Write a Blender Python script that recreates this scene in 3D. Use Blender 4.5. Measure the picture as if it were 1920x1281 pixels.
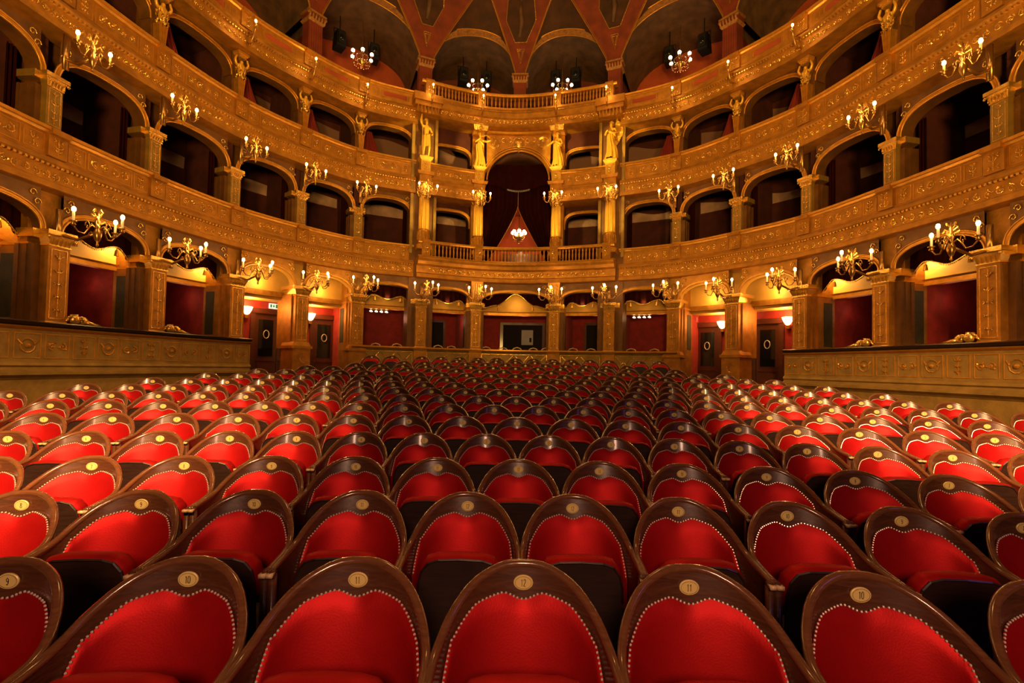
import bpy, math, random
from math import sin, cos, pi, sqrt, atan2, radians
from mathutils import Vector, Matrix
random.seed(7)
for o in list(bpy.data.objects): bpy.data.objects.remove(o, do_unlink=True)
SC = bpy.context.scene
COL = SC.collection
Z0 = 1.60                                  # height of the lens above the front floor; "zr" below is height relative to the lens

# ------------------------------------------------------------------ camera
cam_d = bpy.data.cameras.new('camera'); cam = bpy.data.objects.new('camera', cam_d); COL.objects.link(cam)
F = 907.4
cam_d.sensor_width = 36; cam_d.sensor_fit = 'HORIZONTAL'; cam_d.lens = F * 36 / 1920
cam_d.shift_y = 20.34 / 1920; cam_d.clip_start = .05; cam_d.clip_end = 200
PITCH, ROLL, YAW = .03022, .02153, -.00407
fw = Vector((sin(YAW), cos(YAW), 0)); rt = Vector((cos(YAW), -sin(YAW), 0)); up = Vector((0, 0, 1))
fw2 = fw * cos(PITCH) + up * sin(PITCH); up2 = up * cos(PITCH) - fw * sin(PITCH)
rt3 = rt * cos(ROLL) + up2 * sin(ROLL); up3 = up2 * cos(ROLL) - rt * sin(ROLL)
cam.matrix_world = Matrix(((rt3.x, up3.x, -fw2.x, -.05), (rt3.y, up3.y, -fw2.y, 0), (rt3.z, up3.z, -fw2.z, Z0), (0, 0, 0, 1)))
SC.camera = cam

# ------------------------------------------------------------------ world, exposure
W = bpy.data.worlds.new('world'); SC.world = W; W.use_nodes = True
W.node_tree.nodes['Background'].inputs[0].default_value = (.10, .045, .02, 1)
W.node_tree.nodes['Background'].inputs[1].default_value = .15
SC.view_settings.view_transform = 'Standard'; SC.view_settings.look = 'None'
SC.view_settings.exposure = 0.0; SC.view_settings.gamma = 1.0; SC.view_settings.use_curve_mapping = False
try:
    SC.cycles.max_bounces = 4; SC.cycles.diffuse_bounces = 2; SC.cycles.glossy_bounces = 2; SC.cycles.transmission_bounces = 2
    SC.cycles.use_denoising = True; SC.cycles.caustics_reflective = False; SC.cycles.caustics_refractive = False
    SC.cycles.sample_clamp_indirect = 4
except Exception: pass

# ------------------------------------------------------------------ large lights
def light(name, kind, loc, energy, color, size=.2, target=None, spot=None, blend=.6, size_y=None, spread=None):
    L = bpy.data.lights.new(name, kind); L.energy = energy; L.color = color
    if kind == 'AREA':
        L.size = size
        if size_y: L.shape = 'RECTANGLE'; L.size_y = size_y
        if spread: L.spread = spread
    elif kind in ('POINT', 'SPOT'): L.shadow_soft_size = size
    if kind == 'SPOT': L.spot_size = spot; L.spot_blend = blend
    o = bpy.data.objects.new(name, L); COL.objects.link(o); o.location = loc
    if target is not None:
        o.rotation_euler = (Vector(target) - Vector(loc)).to_track_quat('-Z', 'Y').to_euler()
    return o
WARM = (1, .56, .20)
# the great chandelier in the middle of the dome, above and outside the picture
light('dome_chandelier_light', 'POINT', (0, 8.0, Z0 + 12.0), 620, (1, .50, .15), .7)
# added fill lights behind the lens, aimed up to brighten the balconies
for fx, tx, ty, e in ((-2.5, -9, 9, 250), (0, 0, 17, 330), (2.5, 9, 9, 250)):
    light('balcony_fill_light', 'AREA', (fx, -2.8, Z0 + 1.6), e, (1, .55, .11), 1.2, (tx, ty, Z0 + (8.5 if tx else 11)), spread=radians(72))
# two stage spotlights that fall on the stalls, and a soft front light
light('stalls_spot_left', 'SPOT', (-1.0, -2.0, Z0 + 4.2), 9500, (1, .56, .22), .12, (-4.5, 4.3, Z0 - .65), radians(43), 1)
light('stalls_spot_right', 'SPOT', (1.5, -2.0, Z0 + 4.2), 10500, (1, .56, .22), .12, (5.4, 5.9, Z0 - .5), radians(38), 1)
light('stalls_front_light', 'SPOT', (0, -2.0, Z0 + 1.3), 420, (1, .52, .32), .4, (0, 3.4, Z0 - .85), radians(95), .9)
light('cool_stage_light', 'AREA', (5.0, -1.5, Z0 + 2.4), 6, (.60, .25, 1), .8, (2, 1.8, Z0 - .8))

# ------------------------------------------------------------------ materials
MT = {}
def mat(name, col, rough=.5, metal=0, bump=0, bscale=40, var=0, vscale=6, emis=None, estr=0, sheen=0, coat=0, spec=.5, wood=False, col2=None):
    m = bpy.data.materials.new(name); m.use_nodes = True; nt = m.node_tree; b = nt.nodes['Principled BSDF']
    b.inputs['Base Color'].default_value = (*col, 1); b.inputs['Roughness'].default_value = rough; b.inputs['Metallic'].default_value = metal
    b.inputs['Specular IOR Level'].default_value = spec
    if sheen: b.inputs['Sheen Weight'].default_value = sheen; b.inputs['Sheen Tint'].default_value = (*[min(1, c + .25) for c in col], 1)
    if coat: b.inputs['Coat Weight'].default_value = coat; b.inputs['Coat Roughness'].default_value = .12
    if emis: b.inputs['Emission Color'].default_value = (*emis, 1); b.inputs['Emission Strength'].default_value = estr
    tc = nt.nodes.new('ShaderNodeTexCoord')
    if var or wood or col2:
        n = nt.nodes.new('ShaderNodeTexNoise'); n.inputs['Scale'].default_value = vscale; n.inputs['Detail'].default_value = 5
        if wood:
            mp = nt.nodes.new('ShaderNodeMapping'); mp.inputs['Scale'].default_value = (1, 1, 7)
            nt.links.new(tc.outputs['Object'], mp.inputs[0]); nt.links.new(mp.outputs[0], n.inputs['Vector']); n.inputs['Distortion'].default_value = 1.5
        else: nt.links.new(tc.outputs['Object'], n.inputs['Vector'])
        r = nt.nodes.new('ShaderNodeValToRGB'); r.color_ramp.elements[0].position = .3; r.color_ramp.elements[1].position = .72
        c2 = col2 if col2 else tuple(c * (1 + var) for c in col)
        r.color_ramp.elements[0].color = (*[c * (1 - var) for c in col], 1); r.color_ramp.elements[1].color = (*c2, 1)
        nt.links.new(n.outputs['Fac'], r.inputs[0]); nt.links.new(r.outputs[0], b.inputs['Base Color'])
    if bump:
        n2 = nt.nodes.new('ShaderNodeTexNoise'); n2.inputs['Scale'].default_value = bscale; n2.inputs['Detail'].default_value = 4
        nt.links.new(tc.outputs['Object'], n2.inputs['Vector'])
        bp = nt.nodes.new('ShaderNodeBump'); bp.inputs['Strength'].default_value = bump; bp.inputs['Distance'].default_value = .02
        nt.links.new(n2.outputs['Fac'], bp.inputs['Height']); nt.links.new(bp.outputs[0], b.inputs['Normal'])
    MT[name] = m; return m
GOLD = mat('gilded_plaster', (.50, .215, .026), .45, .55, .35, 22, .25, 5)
GOLDM = mat('gilded_moulding', (.68, .31, .04), .34, .6, .15, 60, .15, 8)
RELIEF = mat('bright_gilt_relief', (1, .58, .13), .22, .75, .2, 90, .12, 12)
OLIVE = mat('aged_olive_gilding', (.36, .21, .045), .5, .3, .3, 18, .25, 4)
BROWN = mat('brown_gilt_paint', (.19, .078, .02), .5, .25, .3, 20, .25, 4)  # darker brown gilding for spandrels, jambs, soffits and piers
CREAM = mat('yellow_cream_paint', (.76, .40, .06), .6, 0, .1, 15, .1, 3)
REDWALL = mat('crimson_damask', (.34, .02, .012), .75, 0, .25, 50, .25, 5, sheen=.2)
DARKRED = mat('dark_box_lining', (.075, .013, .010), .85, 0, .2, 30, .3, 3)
PALE = mat('faded_pink_frieze', (.50, .30, .25), .8, 0, .1, 20, .25, 3)
DARK = mat('near_black_cloth', (.012, .008, .007), .9)
BLACK = mat('black_metal', (.01, .01, .011), .5, .3)
VELVET = mat('red_velvet', (.52, .008, .009), .54, .60, .06, 160, .12, 9, spec=.3)
CURT = mat('dark_crimson_velvet', (.022, .0018, .0018), .9, 0, .2, 60, .2, 5, spec=.08)
WOOD = mat('polished_mahogany', (.095, .031, .013), .34, 0, .04, 30, .35, 9, coat=.35, wood=True)
CURT2 = mat('crimson_box_velvet', (.20, .012, .008), .8, 0, .1, 60, .2, 5)
WRIM = mat('polished_highlit_rim', (.17, .062, .024), .22, 0, .02, 30, .25, 9, coat=.8, wood=True)  # glossier shell wood, with the rim highlights put into a lighter base
WOODT = mat('worn_wood_highlight', (.80, .52, .26), .3, 0, 0, 1, .1, 20, coat=.4)  # worn wood with its gloss highlight painted into the pale tone
BOARD = mat('dark_lacquered_board', (.030, .012, .008), .42, 0, .03, 20, .3, 6, coat=.3, wood=True)
DOORW = mat('red_brown_door_wood', (.10, .025, .012), .38, 0, .05, 20, .3, 5, coat=.3, wood=True)
BRASS = mat('brass', (.55, .30, .09), .30, .9)
PLATE = mat('number_plate_brass', (.95, .72, .24), .45, .15)
INK = mat('engraved_black', (.01, .008, .006), .7)
NAIL = mat('silvery_nailhead', (1, .86, .70), .25, .35)
BULB = mat('lit_bulb', (1, .8, .45), .4, 0, emis=(1, .66, .26), estr=40)
BULBW = mat('lit_globe', (1, .85, .55), .4, 0, emis=(1, .74, .40), estr=14)
WAX = mat('candle_sleeve', (.9, .75, .45), .5, 0, emis=(1, .55, .15), estr=.5)
CRYST = mat('crystal', (.9, .85, .8), .08, .6)
STONE = mat('gilt_statue', (.86, .47, .06), .34, .42, .15, 40, .1, 6)
CEILR = mat('painted_vault_red', (.20, .032, .012), .7, 0, .1, 8, .3, 3)
CEILD = mat('painted_cell_brown', (.06, .020, .010), .8, 0, .1, 8, .45, 2.5)
ARCHB = mat('stencilled_arch_band', (.34, .15, .045), .55, .1, .4, 26, .35, 12)
VAULTG = mat('grey_brown_vault', (.11, .055, .028), .7, 0, .2, 10, .4, 3)
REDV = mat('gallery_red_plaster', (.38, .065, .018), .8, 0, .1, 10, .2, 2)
REDD = mat('gallery_shaded_red_plaster', (.13, .022, .010), .8, 0, .1, 10, .2, 2)  # darker copy of the gallery red, shade put into the colour
FLOORM = mat('dark_parquet', (.035, .016, .010), .5, 0, .1, 20, .3, 8, wood=True)
GREEN = mat('dark_green_panel', (.045, .035, .016), .6, 0, .2, 40, .3, 6)
GLASSD = mat('dark_glass', (.006, .008, .009), .12)
SIGNW = mat('sign_white', (.8, .85, .75), .5, emis=(.85, 1, .75), estr=1.0)
SIGNG = mat('sign_green', (.01, .13, .05), .5, emis=(.02, .35, .12), estr=.4)
SCONG = mat('lit_sconce_glass', (1, .8, .5), .5, emis=(1, .55, .18), estr=9)
GREYB = mat('grey_white_wall', (.42, .44, .42), .7, 0, .05, 10, .1, 4)

# ------------------------------------------------------------------ mesh kit
class M:
    def __init__(s): s.v = []; s.f = []; s.mi = []; s.cur = 0
    def add(s, vs, fs):
        n = len(s.v); s.v += [tuple(v) for v in vs]; s.f += [tuple(i + n for i in f) for f in fs]; s.mi += [s.cur] * len(fs)
    def box(s, x0, x1, y0, y1, z0, z1, tx=0, ty=0):
        # tx, ty: widening of the top face
        s.add([(x0, y0, z0), (x1, y0, z0), (x1, y1, z0), (x0, y1, z0), (x0 - tx, y0 - ty, z1), (x1 + tx, y0 - ty, z1), (x1 + tx, y1 + ty, z1), (x0 - tx, y1 + ty, z1)],
              [(0, 3, 2, 1), (4, 5, 6, 7), (0, 1, 5, 4), (1, 2, 6, 5), (2, 3, 7, 6), (3, 0, 4, 7)])
    def grid(s, fn, nu, nv, close=False):
        vs = [fn(i / nu, j / nv) for i in range(nu + 1) for j in range(nv + 1)]
        fs = [(i * (nv + 1) + j, (i + 1) * (nv + 1) + j, (i + 1) * (nv + 1) + j + 1, i * (nv + 1) + j + 1) for i in range(nu) for j in range(nv)]
        s.add(vs, fs)
    def lathe(s, prof, seg=12, c=(0, 0), flutes=0, fd=.0):
        vs = []
        for r, z in prof:
            for k in range(seg):
                a = 2 * pi * k / seg; rr = r - (fd * (k % 2) if flutes else 0)
                vs.append((c[0] + rr * cos(a), c[1] + rr * sin(a), z))
        fs = [(i * seg + k, i * seg + (k + 1) % seg, (i + 1) * seg + (k + 1) % seg, (i + 1) * seg + k) for i in range(len(prof) - 1) for k in range(seg)]
        fs.append(tuple(reversed(range(seg)))); fs.append(tuple(range((len(prof) - 1) * seg, len(prof) * seg)))
        s.add(vs, fs)
    def tube(s, pts, r, seg=6, cap=True):
        pts = [Vector(p) for p in pts]; n = len(pts); rr = r if isinstance(r, (list, tuple)) else [r] * n
        vs = []; t0 = None; nrm = None
        for i, p in enumerate(pts):
            t = (pts[min(i + 1, n - 1)] - pts[max(i - 1, 0)])
            if t.length < 1e-9: t = Vector((0, 0, 1))
            t.normalize()
            if nrm is None:
                nrm = t.orthogonal().normalized()
            else:
                nrm = nrm - t * nrm.dot(t)
                nrm = nrm.normalized() if nrm.length > 1e-6 else t.orthogonal().normalized()
            b = t.cross(nrm)
            for k in range(seg):
                a = 2 * pi * k / seg; vs.append(p + (nrm * cos(a) + b * sin(a)) * rr[i])
        fs = [(i * seg + k, i * seg + (k + 1) % seg, (i + 1) * seg + (k + 1) % seg, (i + 1) * seg + k) for i in range(n - 1) for k in range(seg)]
        if cap: fs.append(tuple(reversed(range(seg)))); fs.append(tuple(range((n - 1) * seg, n * seg)))
        s.add(vs, fs)
    def ball(s, c, r, su=8, sv=5, sc=(1, 1, 1)):
        vs = [(c[0], c[1], c[2] - r * sc[2])]
        for j in range(1, sv):
            th = pi * j / sv
            for k in range(su):
                a = 2 * pi * k / su; vs.append((c[0] + r * sc[0] * sin(th) * cos(a), c[1] + r * sc[1] * sin(th) * sin(a), c[2] - r * sc[2] * cos(th)))
        vs.append((c[0], c[1], c[2] + r * sc[2])); L = len(vs) - 1
        fs = [(0, 1 + (k + 1) % su, 1 + k) for k in range(su)]
        for j in range(sv - 2):
            b = 1 + j * su
            fs += [(b + k, b + (k + 1) % su, b + su + (k + 1) % su, b + su + k) for k in range(su)]
        b = 1 + (sv - 2) * su
        fs += [(b + k, b + (k + 1) % su, L) for k in range(su)]
        s.add(vs, fs)
    def build(s, name, material, parent=None, smooth=False, fix=False):
        me = bpy.data.meshes.new(name); me.from_pydata(s.v, [], s.f)
        mats = material if isinstance(material, (list, tuple)) else [material]
        for m in mats: me.materials.append(m)
        if len(mats) > 1: me.polygons.foreach_set('material_index', s.mi)
        if smooth: me.polygons.foreach_set('use_smooth', [True] * len(me.polygons))
        me.update()
        o = bpy.data.objects.new(name, me); COL.objects.link(o)
        if parent: o.parent = parent
        return o
def tag(o, label=None, cat=None, group=None, kind=None):
    if label: o['label'] = label
    if cat: o['category'] = cat
    if group: o['group'] = group
    if kind: o['kind'] = kind
    return o
def thing(name, label, cat, group=None):
    o = bpy.data.objects.new(name, None); COL.objects.link(o); o.empty_display_size = .1
    return tag(o, label, cat, group)
def struct(m, name, material, smooth=False): return tag(m.build(name, material, None, smooth), kind='structure')
def copy_tree(o, parent=None):
    c = o.copy(); COL.objects.link(c); c.parent = parent
    for ch in o.children: copy_tree(ch, c)
    return c
ORD = ['zeroth', 'first', 'second', 'third', 'fourth', 'fifth', 'sixth', 'seventh', 'eighth', 'ninth', 'tenth', 'eleventh', 'twelfth', 'thirteenth', 'fourteenth', 'fifteenth', 'sixteenth']

# ------------------------------------------------------------------ plan of the horseshoe wall
PX = [3.28453, 5.19311, 6.4556, 7.49718, 8.09611, 8.45383, 1.42005]; PY = [16.83657, 15.8729, 14.47228, 12.83311, 10.76907, 8.72274, 17.49844]
DX = [-.05281, -.06421, -.05141, -.04175, -.06575, -.03999, -.04737]; DY = [-.03326, -.07509, -.11321, -.11271, -.11298, -.10282, -.06367]
def _st(k):
    if k == 0: return (-.05, 17.70)
    a = abs(k)
    if a <= 7:
        i = [6, 0, 1, 2, 3, 4, 5][a - 1]
        return (PX[i] + DX[i], PY[i] + DY[i]) if k > 0 else (-PX[i] + DX[i], PY[i] - DY[i])
    x, y = {8: (8.62, 6.6), 9: (8.70, 4.4), 10: (8.7, 2.2), 11: (8.7, 0.)}[min(a, 11)]
    return (x, y) if k > 0 else (-x, y)
def _P(s):
    i = math.floor(s); t = s - i
    p = [Vector(_st(i + k)) for k in (-1, 0, 1, 2)]
    return .5 * (2 * p[1] + (p[2] - p[0]) * t + (2 * p[0] - 5 * p[1] + 4 * p[2] - p[3]) * t * t + (3 * p[1] - p[0] - 3 * p[2] + p[3]) * t ** 3)
_cache = {}
def fr(s):
    s = round(s, 5)
    if s not in _cache:
        P = _P(s); T = (_P(s + .02) - _P(s - .02)).normalized(); _cache[s] = (P, T, Vector((T.y, -T.x)))
    return _cache[s]
def pt(s, d, z):
    P, T, N = fr(s); q = P + N * d; return (q.x, q.y, z + Z0)
def place(o, s, d, z):
    P, T, N = fr(s); o.location = pt(s, d, z); o.rotation_euler = (0, 0, atan2(T.y, T.x)); return o
def slen(s0, s1): return sum((fr(s0 + (s1 - s0) * (i + 1) / 8)[0] - fr(s0 + (s1 - s0) * i / 8)[0]).length for i in range(8))
def sweep(m, prof, s0, s1, n, close=True, caps=True):
    k = len(prof); base = len(m.v)
    vs = [pt(s0 + (s1 - s0) * i / n, d, z) for i in range(n + 1) for d, z in prof]
    fs = []
    kk = k if close else k - 1
    for i in range(n):
        for j in range(kk):
            a = i * k + j; b = i * k + (j + 1) % k
            fs.append((a, b, b + k, a + k))
    if close and caps: fs.append(tuple(range(k))); fs.append(tuple(reversed(range(n * k, n * k + k))))
    m.add(vs, fs)
SD = {-1: 'left', 1: 'right'}
PORD = {1: 'first', 2: 'second', 3: 'third', 4: 'fourth', 5: 'fifth', 6: 'sixth', 7: 'seventh', 8: 'eighth'}
def where(s):   # how a station along the wall is told apart
    a = abs(s); side = 'left' if s < 0 else 'right'
    return '%s to the %s of the axis' % (PORD[int(a)], side)

# ------------------------------------------------------------------ ornament: scrolling foliage laid on a surface
def rinceau(m, L, H, fn, r=.012, seed=0, seg=4):
    """stem and spirals filling a strip L x H centred on 0; fn(u, v, h) gives the point, h is relief height"""
    rd = random.Random(seed); n = max(2, int(round(L / (H * 1.05)))); n += n % 2
    w = L / n
    def tb(pts, rad):
        m.tube([fn(u, v, .006) for u, v in pts], rad, seg, False)
    for i in range(n):
        sg = 1 if i % 2 else -1; cx = -L / 2 + w * (i + .5); mir = 1 if cx < 0 else -1
        R = min(w, H) * .40; pts = []
        for k in range(11):
            a = pi * (.5 + 2.6 * k / 10) ; q = R * (1 - .82 * k / 10)
            pts.append((cx + mir * q * cos(a) * 1.05, sg * q * sin(a) * 1.0))
        tb(pts, [r * (1.15 - .05 * k) for k in range(11)])
        m.ball(fn(cx, 0, .01), r * 2.0, 5, 3)
        for k in range(3):
            a = rd.uniform(0, 2 * pi); q = R * 1.0
            u0, v0 = cx + q * cos(a) * .9, q * sin(a) * .85; u1, v1 = u0 + R * .42 * cos(a + .9), v0 + R * .42 * sin(a + .9)
            v1 = max(-H * .47, min(H * .47, v1)); u1 = max(-L / 2, min(L / 2, u1))
            m.tube([fn(u0, v0, .004), fn((u0 + u1) / 2, (v0 + v1) / 2, .014), fn(u1, v1, .004)], [r * .6, r * 1.7, r * .3], seg, False)
def candelabra(m, W, H, fn, r=.009, seed=0):
    rd = random.Random(seed); m.tube([fn(0, -H / 2, .004), fn(0, H / 2, .004)], r * .8, 4, False)
    n = max(3, int(H / (W * .9)))
    for i in range(n):
        v = -H / 2 + H * (i + .5) / n; k = W * rd.uniform(.30, .44)
        t = rd.choice((0, 1, 2))
        for sx in (-1, 1):
            if t == 0: m.tube([fn(0, v - k * .3, .005), fn(sx * k * .6, v - k * .2, .012), fn(sx * k, v + k * .3, .008), fn(sx * k * .55, v + k * .45, .006)], [r, r * 1.3, r, r * .5], 4, False)
            elif t == 1: m.tube([fn(0, v, .005), fn(sx * k * .7, v + k * .5, .014)], [r * .5, r * 1.8], 4, False)
            else: m.tube([fn(sx * k * .9, v - k * .35, .005), fn(sx * k * .5, v, .012), fn(sx * k * .9, v + k * .35, .005)], r, 4, False)
        m.ball(fn(0, v, .01), r * (2.6 if t else 1.8), 6, 3)
def frame_rect(m, u0, u1, v0, v1, fn, r=.010, seg=4, nu=4):
    for v in (v0, v1): m.tube([fn(u0 + (u1 - u0) * i / nu, v, .004) for i in range(nu + 1)], r, seg)
    for u in (u0, u1): m.tube([fn(u, v0, .004), fn(u, v1, .004)], r, seg)

# ------------------------------------------------------------------ floor, ceiling, outer shell
ROWY = [1.73758, 2.61584, 3.49397, 4.4077, 5.33903, 6.27802, 7.21881, 8.15423, 9.08112, 9.99709, 10.89951, 11.78752, 12.66539, 13.53656, 14.4024, 15.26622]
ROWH = [-.75352, -.74454, -.72923, -.67917, -.61932, -.56341, -.50663, -.44597, -.37782, -.29994, -.21782, -.13405, -.04919, .0366, .12305, .20914]
ROWW = [.57747, .55682, .57662, .55996, .59067, .57212, .55105, .56504, .56859, .56549, .55068, .57639, .58355, .55973, .579, .5844]
PLH = .80
def rowR(Y): return 18.8419 + (Y - ROWY[0]) * .51405
def floor_h(Y):
    if Y <= ROWY[0]: return ROWH[0] - PLH
    if Y >= ROWY[-1]: return ROWH[-1] - PLH + (Y - ROWY[-1]) * .02
    for i in range(15):
        if Y <= ROWY[i + 1]:
            t = (Y - ROWY[i]) / (ROWY[i + 1] - ROWY[i]); return ROWH[i] * (1 - t) + ROWH[i + 1] * t - PLH
m = M()
FY = [-3.5, 0] + ROWY + [16.2, 17.2, 19.5, 22.5]
def ffn(u, v):
    j = round(v * (len(FY) - 1)); Y = FY[j]; x = -11.5 + 23 * u; R = rowR(Y)
    return (x, Y - (R - sqrt(R * R - x * x)), floor_h(Y) + Z0)
m.grid(ffn, 24, len(FY) - 1); struct(m, 'floor', FLOORM, True)
m = M()
m.grid(lambda u, v: (-12 + 24 * u, -3.6 + 28 * v, Z0 + 15.4 + 1.5 * sin(pi * u) * sin(pi * v)), 12, 12); struct(m, 'ceiling', CEILD, True)
m = M(); m.box(-12, 12, -3.9, -3.6, Z0 - 2, Z0 + 15.6); struct(m, 'wall_stage', DARK)
# outer wall far behind the boxes
for sg in (-1, 1):
    m = M(); sweep(m, [(-4.6, -2), (-4.6, 15.6), (-4.75, 15.6), (-4.75, -2)], 0, sg * 11, 40); struct(m, 'wall_outer_' + SD[sg], DARK)

# ------------------------------------------------------------------ box interiors (setting)
BAYS = [(0, None)]
def bay_span(b):     # b = -8..8 ; 0 is the central bay, b = +-k lies between station k and k+1
    if b == 0: return (-1, 1)
    return (b, b + 1) if b > 0 else (b - 1, b)
def slab(name, s0, s1, d0, d1, z0, z1, material, n=6):
    m = M(); sweep(m, [(d0, z0), (d0, z1), (d1, z1), (d1, z0)], s0, s1, n); return struct(m, name, material)
LVL = {1: (4.05, 6.55), 2: (7.0, 9.0)}
for sg in (-1, 1):
    S = SD[sg]
    a, b = 0.0, 9 * sg
    # storey slabs: underside dark, seen from below inside the boxes
    for zt, zb in ((3.95, 3.25), (6.95, 6.35), (9.3, 8.85)):
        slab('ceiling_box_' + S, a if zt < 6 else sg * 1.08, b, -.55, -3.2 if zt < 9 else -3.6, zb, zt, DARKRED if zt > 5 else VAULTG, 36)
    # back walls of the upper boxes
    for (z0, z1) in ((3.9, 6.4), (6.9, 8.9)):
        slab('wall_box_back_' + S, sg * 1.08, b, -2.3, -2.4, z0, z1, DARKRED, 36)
# pale wavy frieze on the back walls of the upper boxes, one per box
for b in range(-8, 9):
    if b == 0: continue
    s0, s1 = bay_span(b)
    for z0, hh, amp, nm in ((5.50 if abs(b) > 3 else 5.72, .34, .06, 1), (8.42, .20, .08, 2)):
        m = M()
        def zz(u): return z0 + hh + amp * sin(u * 2 * pi + .6 * b) + .05 * sin(5 * u + b)
        m.grid(lambda u, v: pt(s0 + (s1 - s0) * (.05 + .90 * u), -2.27 + .02 * v, (z0 if nm == 1 else z0 - .5) + (zz(u) - (z0 if nm == 1 else z0 - .5)) * v), 14, 3)
        struct(m, 'wall_box_frieze', PALE if nm == 1 else mat('dim_plum_frieze', (.26, .13, .11), .85) if 'dim_plum_frieze' not in MT else MT['dim_plum_frieze'], True)
# partitions between boxes at every station
for k in range(-8, 9):
    if k == 0: continue
    sp = k; L = abs(slen(k - .5, k + .5)); h = .07 / L
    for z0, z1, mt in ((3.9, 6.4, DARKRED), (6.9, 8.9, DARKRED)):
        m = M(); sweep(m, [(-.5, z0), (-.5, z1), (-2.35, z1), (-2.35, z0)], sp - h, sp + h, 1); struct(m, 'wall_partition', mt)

# ------------------------------------------------------------------ ground tier
SW = {}
def hw(k, w): # half-width in s at station k for w metres
    L = slen(k - .5, k + .5); return w / 2 / L
DOOR_BAYS = (-4, -3, 3, 4)
def arch_z(u, zs, rise, n): return zs + rise * max(0, 1 - abs(u) ** n) ** (1 / n)
def archway(s0, s1, zs, rise, ztop, d0, thick, mt, label, zbase=None, n=2.6, name='arcade_arch', N=20, group=None, soffit=None):
    """spandrel wall with a rounded opening between two pillars"""
    t = thing(name, label, 'arch', group)
    m = M()
    f = lambda u: s0 + (s1 - s0) * (u + 1) / 2
    us = [-cos(pi * i / N) for i in range(N + 1)]
    for (da, flip) in ((d0, 0), (d0 - thick, 1)):
        vs = [];
        for u in us: vs += [pt(f(u), da, arch_z(u, zs, rise, n)), pt(f(u), da, ztop)]
        m.add(vs, [(2 * i, 2 * i + 2, 2 * i + 3, 2 * i + 1) for i in range(N)])
    o = m.build('spandrel', mt, t)
    m = M(); vs = []
    for u in us: vs += [pt(f(u), d0 + .012, arch_z(u, zs, rise, n) - .0), pt(f(u), d0 - thick, arch_z(u, zs, rise, n))]
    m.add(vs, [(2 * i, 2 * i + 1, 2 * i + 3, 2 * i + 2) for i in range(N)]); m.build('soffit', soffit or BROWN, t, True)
    m = M()
    cx = (s0 + s1) / 2; half = slen(s0, s1) / 2
    def off(u, q, h):   # point on the curve pushed q outward
        z = arch_z(u, zs, rise, n); e = .01; z2 = arch_z(min(1, u + e), zs, rise, n); z1 = arch_z(max(-1, u - e), zs, rise, n)
        tx = (min(1, u + e) - max(-1, u - e)) * half; tz = z2 - z1; l = sqrt(tx * tx + tz * tz) or 1
        nx, nz = -tz / l, tx / l
        return pt(f(u) + nx * q / half * (s1 - s0) / 2, d0 + h, z + nz * q)
    for q, r in ((.02, .022), (.10, .016)):
        m.tube([off(u, q, .02) for u in us], r, 6, False)
    m.grid(lambda a, c: off(us[round(a * N)], .02 + .08 * c, .012), N, 1)
    m.build('archivolt', GOLDM, t, True)
    return t
def spandrel_scroll(t, s0, s1, zs, rise, ztop, d0, n=2.6, seed=0):
    m = M(); f = lambda u: s0 + (s1 - s0) * (u + 1) / 2
    for sx in (-1, 1):
        for (u, fz) in ((.93, .62), (.84, .80)):
            zc = zs + (ztop - zs) * fz; z_o = arch_z(u, zs, rise, n)
            if zc < z_o + .12: continue
            R = .075
            m = M(); m.tube([pt(f(sx * (u + R / 1.0 * cos(a) * (1 - k / 12))), d0 + .015, zc + R * sin(a) * (1 - k / 12)) for k, a in enumerate([j * .7 for j in range(10)])], .013, 4, False); m.build('scroll_relief', RELIEF, t, True)

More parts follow.
